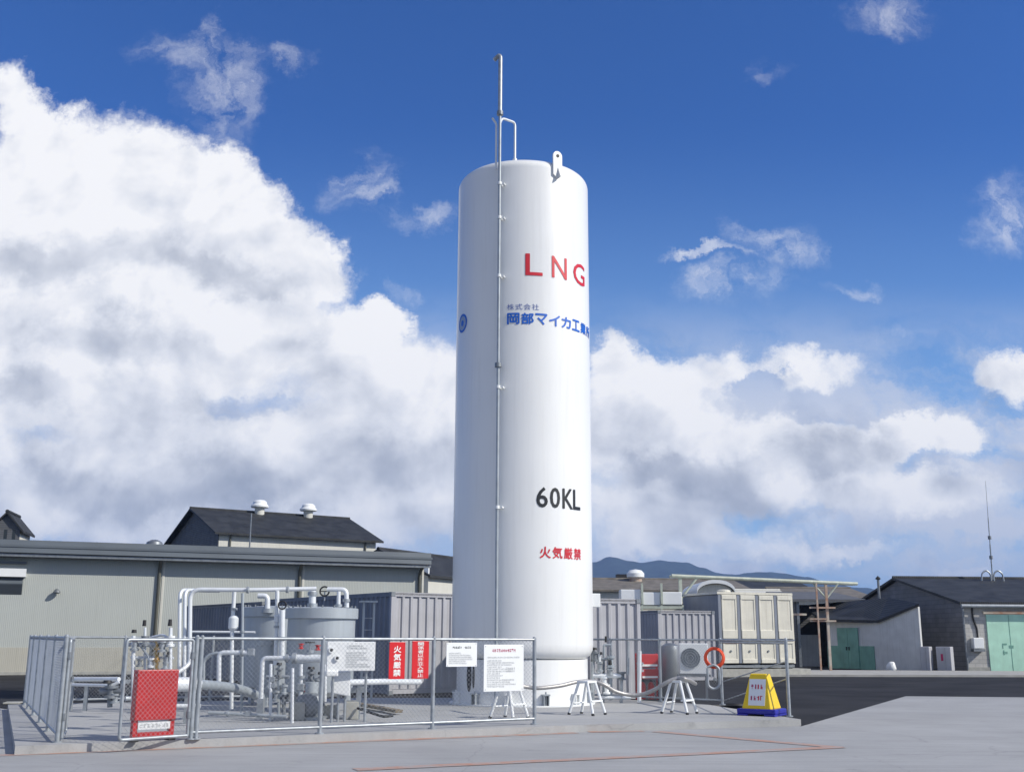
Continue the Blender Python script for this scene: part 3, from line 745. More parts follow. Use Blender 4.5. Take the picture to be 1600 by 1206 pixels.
pipe('fat lagged pipe lying low behind the red stand', [(262,1073,19.3),(314,1073,19.8)], 21, 19.8, 'pipe', extras=(('foot',300,1083,10),('xcollar',313,1073,25)))
pipe('grey curved pipe sagging to the pump from the fat lagged pipe', [(314,1073,19.8),(345,1075,20.6),(380,1079,21.6),(412,1092,22.4)], 14, 20.6, 'pipe_grey', bend=.8)
pipe('slim white pipe lying below the fat lagged pipe', [(272,1107,19.3),(318,1107,19.4)], 6.5, 19.3, extras=(('foot',312,1108,7),))
pipe('white pipe running right from the cabinet, under the red signs', [(546,1068,20.6),(606,1066,21.6),(660,1066,23.2)], 9, 21, extras=(('block',557,1080,8),('block',570,1079,9),('foot',565,1070,6)))
pipe('pair of white pipes crossing the open gateway, upper one', [(92,1067,23.4),(190,1066,22.4)], 6.5, 23, extras=(('foot',117,1069,6),))
pipe('pair of white pipes crossing the open gateway, lower one', [(96,1075,23.2),(180,1076,22.3)], 4.5, 23, extras=(('foot',140,1076,5),))
pipe('dark hose lying on the pad in front of the white cabinet', [(563,1108,20.9),(575,1112,20.7),(590,1117,20.4),(604,1121,20.1),(618,1119,20.3)], 4, 20, 'black', bend=.2, name='ground_hose')
pa_, pb_ = ground(560, 1106), ground(628, 1118); o = obj('timber_plank', box(new(), (0,0,.07), ((pb_-pa_).length, .16, .06)), 'earth', None, bevel=.008); o.location = (pa_+pb_)/2; o.rotation_euler = (0,0,math.atan2(pb_.y-pa_.y, pb_.x-pa_.x)); tag(o, 'brown plank lying on the pad below the red signs', 'plank')
pipe('thin white pipe running level behind the actuator', [(299,991),(402,991)], 3.5, 23.6)
pipe('grey arched pipe between the white risers and hairpin pipe', [(322,1080),(322,1034),(336,1024),(352,1024)], 5, 22.6, 'pipe_grey', bend=.2)
pipe('grey column pipe in front of the farther vessel', [(420,1092),(420,1000)], 22, 23.4, 'vessel', extras=(('collar',420,1006,30),('collar',420,1080,30)))
pipe('slim pipe along the pad foot below the vessels', [(330,1117),(452,1122)], 5, 20.2, 'pipe_grey', extras=(('block',392,1118,9),('xcollar',360,1118,9),('xcollar',430,1121,9)))
pipe('white pipe rising beside the pump to the thick low pipe', [(474,1100),(474,1040)], 6, 21.4, extras=(('collar',474,1060,12),('block',474,1076,11),('wheel',486,1076,10)))
pipe('crooked conduit climbing the nearer vessel side', [(500,1098),(500,1062),(516,1052),(516,1008)], 4, 22.1, 'steel_dark', bend=.1)
pipe('grey pipe crossing low behind the red stand', [(200,1096,18.8),(262,1096,19.2)], 7, 19, 'pipe_grey', extras=(('xcollar',225,1096,15),('block',248,1096,13)))
pipe('upright pipe with collars left of the white risers', [(262,1100),(262,1030)], 6, 20.2, 'pipe_grey', extras=(('collar',262,1050,13),('collar',262,1078,13)))
# valves
def valve_group(name, label, y, tubes, bodies, wheels, cat='valves'):
    c0 = at(tubes[0][0][0], tubes[0][0][1], y); base = Vector((c0.x, c0.y, PADZ)); t = thing(name, label, cat, base)
    s = y/1700
    for pts, w, m in [(q[:-2], q[-2], q[-1]) for q in tubes]:
        obj('tubing', tube(new(), [at(a, b, y+dd)-base for a, b, dd in pts], w/2*s, 8, .05), m, t, True)
    for (px, py, w, h, m) in bodies:
        c = at(px, py, y)-base; bm = new(); lathe(bm, [(0,-h*.5*s),(w*.5*s,-h*.5*s),(w*.5*s,-h*.3*s),(w*.3*s,-h*.25*s),(w*.3*s,h*.25*s),(w*.5*s,h*.3*s),(w*.5*s,h*.5*s),(0,h*.5*s)], c, 12)
        obj('valve_body', bm, m, t, True)
    for (px, py, w, h) in wheels:
        c = at(px, py, y-.05)-base; obj('handle', cyl(new(), c-Vector((0,0,h*.5*s)), c+Vector((0,0,h*.5*s)), w*.5*s, w*.4*s, n=12), 'black', t, True)
    return t
valve_group('valve_manifold', 'cluster of steel valves with black handles above the red stand', 18.2,
 [((212,1120,0),(212,998,0),6,'pipe'), ((230,1060,.1),(230,985,.1),4,'pipe'), ((249,1055,0),(249,1002,0),5,'brass'), ((270,1055,0),(270,985,0),5.5,'pipe'), ((205,1012,.05),(278,1012,.05),6,'steel'), ((208,1032,.1),(275,1032,.1),4,'pipe'), ((222,1012,0),(236,1030,0),(236,1058,0),4,'steel'), ((258,1002,0),(262,1044,0),4,'steel'), ((241,1000,.2),(258,996,.1),(270,1004,0),4,'pipe')],
 [(214,1012,13,18,'steel'),(230,1006,12,15,'steel_dark'),(249,1028,11,20,'brass'),(240,1040,12,14,'pipe'),(257,1014,15,17,'steel'),(270,1006,13,16,'white'),(264,1034,11,14,'steel'),(222,1040,10,12,'steel_dark')],
 [(213,991,8,5),(229,978,6,9),(269,977,6.5,10),(266,1026,4,8)])
valve_group('ground_valve', 'dark valve low in the gateway beside the white pipes', 21.2, [((176,1110,0),(176,1072,0),8,'steel_dark'),((160,1085,0),(196,1085,0),9,'steel_dark'),((176,1078,0),(190,1070,0),5,'pipe')], [(178,1086,20,18,'steel_dark'),(184,1096,14,14,'steel')], [(172,1070,14,4)])
t = thing('tank_valves', 'steel valves and pipes beside the right foot of the white tank', 'valves', (0,0,0)); bpy.data.objects.remove(t)
valve_group('tank_valves', 'steel valves and pipes beside the right foot of the white tank', 26.6,
 [((930,1096,0),(930,1014,0),6,'steel'),((930,1054,0),(976,1054,0),7,'pipe'),((958,1092,.1),(958,1022,.1),5,'pipe_grey'),((940,1020,0),(940,1050,0),5,'pipe'),((975,1054,0),(975,1100,0),5,'steel'),((930,1028,.1),(962,1028,.1),4,'steel'),((945,1088,0),(990,1088,0),5,'pipe'),((958,1006,.2),(947,1006,.2),(947,1100,.2),4,'pipe_grey'),((1003,1095,-.2),(1003,1015,-.2),6,'pipe'),((985,1052,-.1),(985,1000,-.1),4,'steel')],
 [(933,1024,13,15,'steel_dark'),(941,1040,11,15,'steel'),(958,1032,13,17,'pipe_grey'),(957,1048,12,10,'steel'),(976,1054,12,12,'steel_dark'),(948,1062,12,12,'pipe'),(1004,1040,11,14,'steel'),(952,1075,11,14,'white')],
 [(932,1012,9,4),(957,1033,6,7),(950,997,4,9),(943,1019,4,4)])
valve_group('pump_valves', 'tangle of small valves between the standing pipes and nearer vessel', 21.8,
 [((440,1120,0),(440,1040,0),5,'pipe_grey'),((420,1060,0),(456,1060,0),5,'steel'),((490,1100,0),(490,1048,0),6,'steel_dark'),((478,1064,0),(508,1064,0),5,'steel'),((512,1098,-.2),(512,1040,-.2),5,'pipe'),((448,1126,0),(448,1070,0),6,'steel_dark')],
 [(440,1054,12,14,'steel_dark'),(490,1060,16,16,'steel_dark'),(436,1090,12,16,'steel'),(500,1070,10,12,'steel'),(448,1080,12,14,'pipe_grey'),(484,1078,10,10,'red'),(474,1012,9,8,'red'),(500,1014,9,8,'red'),(424,1072,9,12,'steel'),(456,1092,10,12,'steel_dark')],
 [(490,1046,12,4),(440,1040,9,4),(504,1054,7,4)])
def block(label, x0, x1, ytop, y, depth=.5):
    a, b = at(x0, ytop, y), at(x1, ytop, y); c = (a+b)/2
    o = obj('concrete_block', box(new(), (0,0,(c.z-PADZ)/2), (b.x-a.x, depth, c.z-PADZ)), 'concrete_blk', None, bevel=.015)
    o.location = (c.x, c.y+depth/2, PADZ); o.rotation_euler = (0,0,YAW*.5); return tag(o, label, 'block', 'concrete blocks under the pipework')
block('concrete plinth block left of the dark pump', 453, 476, 1100, 20.6)
block('concrete plinth block under the white cabinet', 540, 560, 1098, 20.9)
block('concrete plinth block right of the dark pump', 508, 530, 1103, 21.2, .4)
o = block('low concrete block on the ground outside the pad corner', 6, 30, 1096, 27.0); o.location.z = 0.004
c = ground(488, 1126); t = thing('pump', 'round dark pump between concrete blocks at the vessel foot', 'pump', c)
obj('casing', lathe(new(), [(0,.05),(.2,.05),(.26,.12),(.27,.3),(.22,.42),(.1,.47),(0,.48)], n=24), 'steel_dark', t, True); obj('motor', cyl(new(), (0,.1,.42), (0,.1,.66), .12, n=20), 'vessel', t, True); obj('base_plate', box(new(), (0,0,.025), (.6,.5,.05)), 'steel', t)
c = at(535, 1090, 20.4); t = thing('junction_cabinet', 'white junction cabinet on two stems under the instrument panel', 'cabinet', (c.x, c.y, PADZ), R(14)); z = c.z-PADZ
obj('case', prism(new(), [(-.14,-.12,z+.06),(.17,-.12,z),(.17,-.12,z+.44),(-.05,-.12,z+.44),(-.17,-.12,z+.25)], (0,.24,0)), 'white', t, bevel=.02)
for x in (-.02, .10): obj('stem', cyl(new(), (x,0,0), (x,0,z+.05), .025, n=10), 'steel', t)
c = at(552, 1027, 20.2); t = thing('instrument_panel', 'white instrument panel with two dark gauges, behind the fence', 'panel', c, R(20))
W_ = 74/1700*20.2; H_ = 43/1700*20.2
obj('panel', box(new(), (0,0,0), (W_,.06,H_)), 'white', t, bevel=.01)
for x, z in ((-.37, .11), (-.26, -.03)):
    o = obj('gauge', cyl(new(), (x,-.03,z), (x,-.075,z), .05, n=20), 'white', t, True); obj('gauge_face', cyl(new(), (x,-.075,z), (x,-.079,z), .028, n=16), 'black', o)
me = glyphs(-.08, .36, .12, .2, 14, 41, 2); flat(me, 'greyink', t, 'print', -.034); me = glyphs(-.1, .38, -.2, .08, 20, 42, 7); flat(me, 'greyink', t, 'print', -.034)
for x in (-.3, .3): obj('post', cyl(new(), (x,.05,-(c.z-PADZ)), (x,.05,H_/2), .025, n=10), 'steel', t)
obj('sensor_box', box(new(), (-.34,-.02,-H_*.58), (.22,.12,.10)), 'white', t, bevel=.02)
c = ground(575, 1096); y = c.y; t = thing('ladder_frame', 'slim grey cage frame right of the nearer vessel', 'frame', (c.x, c.y, PADZ), R(15)); zt_ = at(575,943,y).z-PADZ
for x in (-.11, .14): obj('upright', box(new(), (x,0,zt_/2), (.05,.05,zt_)), 'vessel', t)
for k in range(7): obj('rung', cyl(new(), (-.11,0,.25+k*.28), (.14,0,.25+k*.28), .012, n=8), 'steel', t)
obj('top_plate', box(new(), (0,0,zt_+.02), (.42,.3,.04)), 'vessel', t)

# ------------------------------------------------------------------ hose, step stools, notice stand
def stool(label, px, py, rz):
    c = ground(px, py); t = thing('step_stool', label, 'step stool', c, rz, 'white step stools carrying the hose')
    W, H, D = .27, .63, .58
    for s in (-1, 1):
        for f in (-1, 1):
            a, b = Vector((s*W*.82, f*D*.5, 0)), Vector((s*W*.5, f*.10, H))
            o = obj('leg', tube(new(), [a+(b-a)*.03, b], .028, 8, 0), 'white', t, True); obj('rubber_foot', cyl(new(), a, a+(b-a)*.06, .032, n=10), 'black', o)
    obj('top_step', box(new(), (0,0,H), (W+.06,.26,.045)), 'white', t, bevel=.01)
    obj('lower_step', box(new(), (0,-D*.33,H*.42), (W+.12,.12,.035)), 'white', t, bevel=.008)
    obj('stretcher', cyl(new(), (-W*.68,D*.33,H*.35), (W*.68,D*.33,H*.35), .014, n=8), 'white', t); return t
stool('white step stool behind the large white notice', 800, 1122, R(50))
stool('white step stool beside the tank foot, hose across its top', 922, 1115, R(52))
stool('white step stool nearest the yellow notice stand', 1066, 1112, R(55))
def hose():
    pts = [at(770,1062,23.3), at(800,1068,22.3), at(830,1073,22.4), at(848,1074,22.4), at(880,1070,22.6), at(905,1064,22.8), at(930,1063,22.9), at(948,1068,22.9), at(965,1078,23), at(985,1083,23.1), at(1005,1083,23.1), at(1025,1076,23), at(1045,1064,22.9), at(1062,1057,22.9), at(1078,1059,22.9), at(1092,1066,24.3)]
    out = []
    for i in range(len(pts)-1):
        p0, p1, p2, p3 = pts[max(i-1,0)], pts[i], pts[i+1], pts[min(i+2,len(pts)-1)]
        for k in range(6):
            t = k/6; out.append(.5*((2*p1)+(p2-p0)*t+(2*p0-5*p1+4*p2-p3)*t*t+(3*p1-p0-3*p2+p3)*t**3))
    o = obj('filling_hose', tube(new(), out, .040, 12, 0), 'hose', None, True)
    tag(o, 'grey flexible hose sagging over the white step stools', 'hose')
hose()
c = ground(1195, 1113.5); t = thing('notice_stand', 'yellow wedge-shaped notice stand on a dark blue base', 'sign stand', c, R(-33))
s = .37
def frustum(bm, w0, w1, d0, d1, z0, z1): 
    v = [bm.verts.new((x*w, y*d, z)) for (w, d, z) in ((w0,d0,z0),(w1,d1,z1)) for x, y in ((-1,-1),(1,-1),(1,1),(-1,1))]
    bm.faces.new(v[:4][::-1]); bm.faces.new(v[4:])
    for i in range(4): bm.faces.new((v[i], v[(i+1) % 4], v[4+(i+1) % 4], v[4+i]))
    return bm
obj('body', frustum(new(), .30,.17,.30,.11,.13,.80), 'yellow', t, bevel=.02)
obj('base', box(new(), (0,0,.085), (.80,.66,.10)), 'bluepl', t, bevel=.025)
for x in (-.28, .28): obj('foot', box(new(), (x,0,.02), (.22,.70,.04)), 'bluepl', t, bevel=.01)
tilt = math.atan2(.19, .67)
mx = Matrix.Translation((0,-.2135,.45)) @ Matrix.Rotation(-tilt, 4, 'X')
o = obj('notice_sheet', box(new(), (0,0,0), (.34,.006,.52), mx=mx), 'white', t)
for (z0, z1, n, sd) in ((.05,.17,4,51),(-.17,-.06,5,52)):
    for sub, m_, xa, xb in ((0,'purpleink',-.13,.0),(1,'redink',.0,.13)):
        me = glyphs(xa, xb, z0, z1, 2, sd+sub)
        for v in me.vertices: v.co = mx @ Vector((v.co.x, -.006-v.co.z, v.co.y))
        link('lettering', me, M[m_], o)
# red extinguisher rack, condenser, orange ring
c = ground(1016, 1091); t = thing('extinguisher_rack', 'red rack of extinguisher boxes between the grey containers', 'rack', c, R(12)); u = c.y/1700
for k, (za, zb) in enumerate(((.78,1.10),(.50,.74))):
    o = obj('box', box(new(), (.03,0,(za+zb)/2), (.46,.3,zb-za)), 'red', t, bevel=.02); obj('white_band', box(new(), (.03,-.153,za+.05), (.40,.006,.05)), 'whiteink', o)
for x in (-.12, .10):
    o = obj('extinguisher', lathe(new(), [(0,.02),(.075,.02),(.08,.05),(.08,.34),(.05,.41),(.025,.43),(0,.44)], (x,0,0), 20), 'red', t, True); obj('valve_head', box(new(), (x,0,.46), (.04,.08,.05)), 'black', o)
for x in (-.25, .29): obj('upright', box(new(), (x,.1,.56), (.035,.035,1.12)), 'red', t)
c = at(1088, 1050, 27.6); t = thing('air_conditioner', 'cream outdoor air-conditioning unit on a steel stand behind the fence', 'air conditioner', (c.x, c.y, c.z), R(-6)); u = 27.6/1700
obj('case', box(new(), (0,0,.365), (.70,.30,.73)), 'white', t, bevel=.02)
o = obj('fan_grille', cyl(new(), (-.08,-.15,.38), (-.08,-.165,.38), .235, n=36), 'steel_dark', t, True)
for r_ in (.07,.13,.19,.235): obj('ring', torus(new(), (-.08,-.17,.38), r_, .007, 'Y', 28, 5), 'steel', o)
for x in (-.3, .3):
    for y_ in (-.12, .12): obj('stand_leg', box(new(), (x,y_,-(c.z-PADZ)/2), (.045,.045,c.z-PADZ)), 'steel_dark', t)
obj('stand_frame', box(new(), (0,0,-.03), (.8,.34,.05)), 'steel_dark', t)
c = at(1052, 1050, 28.3); t = thing('shade_body', 'dark rounded body standing for shade at the left of the outdoor unit', 'cabinet', (c.x, c.y, PADZ))  # dark body added where the unit's left side is only in shade
obj('cover', lathe(new(), [(.24,.02),(.26,.05),(.26,1.15),(.22,1.3),(.1,1.36),(0,1.37)], n=28), 'steel_dark', t, True); obj('base', lathe(new(), [(0,0),(.29,0),(.29,.05),(0,.05)], n=24), 'black', t)
c = at(1120, 1024, 25.75); bm = new()
for k in range(4): torus(bm, (0, .012*k, .004*k*(-1)**k), .185+.012*k, .021, 'Y', 32, 8)
o = obj('ring_coil', bm, 'orange', None, True); o.location = c; o.rotation_euler = (0, R(8), R(-10)); tag(o, 'orange coiled line hanging on the end post of the rear fence', 'coil')
bm = new(); z0 = at(1120,1070,25.7)
tube(bm, [(-.14,0,.42),(-.14,0,.02),(0,0,-.06),(.13,0,.02),(.13,0,.42),(0,.01,.5),(-.139,.0,.43)], .03, 8, .1)
o = obj('hose_loop', bm, 'steel', None, True); o.location = z0; tag(o, 'white hose loop hanging below the orange coil', 'hose')
o = obj('cable_bundle', tube(new(), [(-.5,0,.03),(-.2,.1,.05),(.1,.0,.07),(.35,.08,.04),(.6,.02,.03)], .06, 8, .2), 'black', None, True); o.location = ground(1150,1103,.0); tag(o, 'black bundle lying on the pad edge behind the yellow stand', 'bundle')

# ------------------------------------------------------------------ containers
def corrugated(bm, L, z0, z1, y=0, pitch=.28, depth=.045, flip=1):
    """vertical ribs along local x at local y, bulging to -y*flip"""
    n = max(1, round(L/pitch)); p = L/n; xs = []
    for i in range(n): xs += [(i*p, 0), (i*p+p*.26, 0), (i*p+p*.38, depth), (i*p+p*.88, depth)]
    xs.append((L, 0)); prev = None
    for x, d in xs:
        a, b = bm.verts.new((x, y+d*flip, z0)), bm.verts.new((x, y+d*flip, z1))
        if prev: bm.faces.new((prev[0], a, b, prev[1]))
        prev = (a, b)
def container(label, loc, yaw, L, H=2.59, W=2.44, m='cont', ms=None):
    """end wall along local x (0..W) facing -y, length L along +y"""
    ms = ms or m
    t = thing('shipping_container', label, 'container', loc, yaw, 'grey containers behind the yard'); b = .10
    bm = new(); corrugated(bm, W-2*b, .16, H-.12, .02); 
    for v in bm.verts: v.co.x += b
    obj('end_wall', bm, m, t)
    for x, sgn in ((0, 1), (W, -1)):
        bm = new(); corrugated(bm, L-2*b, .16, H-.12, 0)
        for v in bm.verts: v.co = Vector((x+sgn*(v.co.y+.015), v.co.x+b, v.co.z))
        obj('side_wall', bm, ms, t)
    obj('roof', box(new(), (W/2, L/2, H-.05), (W-.02, L-.02, .06)), m, t)
    obj('rear_wall', box(new(), (W/2, L-.03, H/2), (W-2*b, .03, H-.2)), m, t)
    for x in (b/2, W-b/2):
        for y in (b/2, L-b/2):
            o = obj('corner_post', box(new(), (x, y, H/2), (b, b, H)), m, t)
            for z in (.06, H-.055): obj('corner_casting', box(new(), (x, y, z), (b+.03, b+.03, .115)), 'steel_dark', o)
    for y in (b*.5, L-b*.5):
        for z in (.09, H-.06): obj('cross_rail', box(new(), (W/2, y, z), (W-2*b-.03, b*.8, .12)), m, t)
    for x in (b*.5, W-b*.5):
        for z in (.09, H-.06): obj('side_rail', box(new(), (x, L/2, z), (b*.8, L-2*b-.03, .12)), ms, t)
    return t
ca = at(615, 926, 32.0); CY = R(35.8)
container('long grey container left of the tank, shade-coloured flank towards the workshop', (ca.x, ca.y, 0.0), CY, 9.0, H=ca.z, m='cont', ms='contshade')
q = Vector((ca.x, ca.y, 0))+Vector((-math.sin(CY), math.cos(CY), 0))*9.25
container('farther shade-coloured container behind the pipework, end to end with its neighbour', (q.x, q.y, 0.0), CY, 7.8, H=ca.z-.06, m='contshade')
cb = at(1003, 934, 30.2)
container('grey ribbed container close behind the right of the tank', (cb.x-2.44*math.cos(R(20)), cb.y-2.44*math.sin(R(20)), 0.0), R(20), 6.06, H=cb.z)
cb = at(1031, 951, 43)
container('grey ribbed container behind the outdoor air-conditioning unit', (cb.x, cb.y, 0.0), R(18), 6.06, H=cb.z)
c = at(1017, 951, 40); 

# ------------------------------------------------------------------ buildings
def slab(bm, pts, th): prism(bm, pts, (0, 0, -th)); return bm
def workshop():
    p = ground(20, 1061, 0); q = at(664, 866, 53.3); d = Vector((q.x-p.x, q.y-p.y, 0)); yaw = math.atan2(d.y, d.x); d.normalize()
    o = p-d*9; L = (Vector((q.x, q.y, 0))-o).length; H = q.z-.53
    t = thing('workshop', 'long low beige workshop with a blue-grey fascia and brown downpipes', 'building', (o.x, o.y, 0), yaw)
    obj('wall', box(new(), (L/2, 7, H/2+.55), (L, 14, H-1.1)), 'siding', t)
    obj('base_wall', box(new(), (L/2, 7, .57), (L+.05, 14.05, 1.10)), 'dado', t)
    obj('footing', box(new(), (L/2, 7, .06), (L+.09, 14.1, .13)), 'concrete_blk', t)
    obj('roof', box(new(), (L/2+.0, 6.8, H+.26), (L+.5, 15.0, .10)), 'fascia', t)
    obj('fascia', prism(new(), [(-.3, -.70, H-.02), (-.3, -.62, H+.52), (-.3, -.5, H+.52), (-.3, -.5, H-.02)], (L+.5, 0, 0)), 'fascia', t)
    obj('soffit', box(new(), (L/2, -.26, H-.06), (L+.3, .46, .06)), 'fascia', t)
    obj('gutter', box(new(), (L/2, -.56, H-.12), (L+.4, .12, .12)), 'steel_dark', t)
    def along(px): 
        s = sight(px, 940); o3 = Vector((o.x, o.y)); n = Vector((-d.y, d.x))
        k = (o3.dot(n))/(Vector((s.x, s.y)).dot(n)); return (Vector((s.x, s.y))*k-o3).dot(Vector((d.x, d.y)))
    for px in (249, 469, 657):
        x = along(px); ob = obj('downpipe', tube(new(), [(x, -.5, H-.15), (x, -.08, H-.45), (x, -.08, .1)], .075, 10, .1), 'downpipe', t, True)
        obj('corner_trim', box(new(), (x+.18, -.012, H/2), (.10, .03, H-.2)), 'hallwall', t)
    x = along(16); z = at(16, 902, 47).z; sv = obj('shutter_box', box(new(), (x, -.15, z), (1.2, .3, .34)), 'white', t)
    obj('awning', prism(new(), [(x-.55, -.01, z-.2), (x-.55, -.30, z-.45), (x-.55, -.28, z-.50), (x-.55, -.01, z-.9)], (1.05, 0, 0)), 'fascia', t)
    obj('hood', box(new(), (x, -.12, z+.42), (1.15, .2, .10)), 'fascia', t)
    x = along(91); z = at(91, 933, 48.5).z; w_ = obj('wall_lamp', lathe(new(), [(.02,.16),(.10,.10),(.15,0),(.10,-.05),(0,-.06)], (x, -.20, z), 16), 'steel_dark', t, True); obj('lamp_arm', cyl(new(), (x, 0, z+.12), (x, -.2, z+.14), .02, n=8), 'steel', w_)
    x = along(240); obj('roof_vent', lathe(new(), [(.25,H+.3),(.25,H+.55),(.38,H+.6),(.34,H+.75),(.15,H+.85),(0,H+.87)], (x, 1.2, 0), 16), 'steel_dark', t, True)
    x = along(392); return t
workshop()
def gable_hall(name, label, loc, yaw, L, W, eave, ridge, wall, gwall, roof, over=.35, cat='building'):
    """ridge along local x from 0 to L, local y 0 (front) to W"""
    t = thing(name, label, cat, loc, yaw)
    obj('wall', box(new(), (L/2, W/2, eave/2), (L, W, eave)), wall, t)
    for x0 in (-.02, L-.10): obj('gable', prism(new(), [(x0,0,eave+.002),(x0,W,eave+.002),(x0,W/2,ridge-.05)], (.12,0,0)), gwall, t)
    if gwall != wall: obj('end_wall', box(new(), (-.03, W/2, eave/2), (.05, W, eave)), gwall, t)
    sl = (ridge-eave)/(W/2); e0 = -over; z0 = eave-over*sl
    bm = new(); prism(bm, [(-over, e0, z0), (-over, W/2, ridge), (-over, W/2, ridge+.14), (-over, e0, z0+.14)], (L+2*over, 0, 0)); obj('roof', bm, roof, t)
    bm = new(); prism(bm, [(-over, W-e0, z0), (-over, W/2+.002, ridge), (-over, W/2+.002, ridge+.14), (-over, W-e0, z0+.14)], (L+2*over, 0, 0)); r2 = obj('roof', bm, roof, t)
    obj('ridge_cap', cyl(new(), (-over, W/2, ridge+.13), (L+over, W/2, ridge+.13), .12, n=10), roof, r2)
    return t
def ventilator(t, x, y, z, r=.7, m='white'):
    v = obj('roof_ventilator', lathe(new(), [(r*.55,-.5),(r*.55,.25),(r*.62,.28)], (x,y,z), 24), 'hallwall', t, True)
    obj('cowl', lathe(new(), [(r*.5,.24),(r,.30),(r*1.02,.42),(r*.8,.58),(r*.78,.72),(r*.55,.86),(0,.92)], (x,y,z), 24), m, v, True)
# gable hall behind the workshop
a = at(345, 833, 78); b = at(597, 845, 85); yaw = math.atan2(b.y-a.y, b.x-a.x); L = math.hypot(b.x-a.x, b.y-a.y)
yaw = R(33); W = 12.0; L = (b.x-a.x)/math.cos(yaw)-.4; rz_ = at(305, 801, 83).z
t = gable_hall('gabled_hall', 'cream hall with shade-coloured gable and tiled roof rising behind the workshop', (a.x, a.y, 0), yaw, L, W, a.z-.12, rz_, 'hallwall', 'gable', 'tile', .45)
for px in (405, 481):
    ry = 78+W/2*math.cos(yaw)
    for _ in range(6): p = at(px, 806, ry); x = (p.x-a.x+W/2*math.sin(yaw))/math.cos(yaw); ry = 78+W/2*math.cos(yaw)+x*math.sin(yaw)
    ventilator(t, x, W/2-.3, rz_+.20, .68)
for px in (365, 575):
    x = (at(px, 840, 79 if px < 400 else 85).x-a.x)/math.cos(yaw); obj('downpipe', cyl(new(), (x, -.08, 2), (x, -.08, a.z-.1), .07, n=8), 'downpipe', t)
p = at(392, 860, 56); o = obj('pole', cyl(new(), (0,0,0), (0,0,at(392,805,56).z), .05, .035, n=8), 'steel_dark', None, True); o.location = (p.x, p.y, 0); tag(o, 'thin dark pole rising from behind the workshop roof', 'pole')
# tiled house at the far left
e_ = at(34, 833, 70); t = gable_hall('roof_turret_house', 'small tiled roof turret showing above the workshop at the left edge', (e_.x, e_.y, 0), R(102), 3.0, 1.7, e_.z, at(17, 806, 70).z-.15, 'cream', 'gable', 'tile', .25)
for k in range(3): obj('louvre', box(new(), (-.03, .35+k*.5, e_.z-.55), (.06, .2, 1.0)), 'glass', t)
# shed and spoil heap right of the workshop
a = at(672, 884, 66); t = gable_hall('pale_shed', 'pale gabled shed glimpsed between the workshop and the tank', (a.x, a.y, 0), R(62), 12, 7, a.z-.6, at(684, 863, 68).z, 'hallwall', 'hallwall', 'tile', .3)
obj('orange_band', box(new(), (-.09, 3.5, at(690,881,66).z), (.08, 7, .5)), 'rust', t); obj('white_beam', box(new(), (-.10, 3.5, at(690,893,66).z), (.12, 7.2, .35)), 'white', t)
def heap():
    bm = new(); c = at(690, 925, 60); rows = []
    for i in range(13):
        row_ = []
        for j in range(13):
            u, v = (i-6)/6, (j-6)/6; r = math.hypot(u, v); h = max(0, 1-r*r)*2.9*(1+.2*math.sin(i*2.1+j*1.3)); row_.append(bm.verts.new((c.x+u*4.2, c.y+v*3.5, h-.02+random.uniform(0,.12))))
        rows.append(row_)
    for A, B in zip(rows, rows[1:]):
        for j in range(12): bm.faces.new((A[j], A[j+1], B[j+1], B[j]))
    tag(obj('spoil_heap', bm, 'earth', None, True), 'brown earth heap between the workshop end and the tank', 'heap')
heap()

# right-hand block building
A = at(1507, 932, 58.5); A0 = Vector((A.x, A.y, 0)); EV = A.z; Wd = 16.0; RZ = at(1418, 897, 66.5).z
t = gable_hall('block_building', 'grey block building with black tiled roof, mint green door and meter box', (A.x, A.y, 0), R(1), 26, Wd, EV-.15, RZ-.14, 'block', 'blockshade', 'tile', .30)
t.rotation_euler.z = R(4)
X = lambda px: at(px, 1000, 58.5).x-A.x
Z = lambda py: at(1550, py, 58.5).z
obj('gutter', cyl(new(), (-.3, -.42, EV-.28), (26, -.42, EV-.28), .09, n=10), 'steel', t)
door = obj('door', box(new(), (X(1577)+.25, -.03, Z(953)/2), (2.4, .07, Z(953))), 'mint', t); obj('door_joint', box(new(), (X(1577)+.25, -.07, Z(953)/2), (.025, .012, Z(953)-.05)), 'greendoor', door)
obj('lintel', box(new(), (X(1577)+.25, -.04, Z(953)+.10), (2.7, .10, .16)), 'rust', t)
me = glyphs(-.35, .35, -.3, .35, 2, 77, 2); flat(me, 'greendoor', door, 'stencil', -.075)
for v in door.children[-1].data.vertices: v.co.x += X(1580); v.co.z += Z(1008)
mb_ = obj('meter_box', box(new(), (X(1529), -.17, Z(998)), (.56, .32, .55)), 'white', t, bevel=.03); obj('meter_shelf', box(new(), (X(1529), -.17, Z(1009)), (.62, .36, .12)), 'steel_dark', mb_)
obj('conduit', tube(new(), [(X(1527), -.05, EV-.3), (X(1527), -.05, Z(960)), (X(1532), -.05, Z(975)), (X(1532), -.05, Z(990))], .05, 8), 'black', t, True)
obj('corner_downpipe', cyl(new(), (-.1, -.12, .1), (-.1, -.12, EV-.2), .06, n=10), 'steel_dark', t)
obj('footing', box(new(), (13, Wd/2, .10), (26.1, Wd+.1, .22)), 'concrete_blk', t)
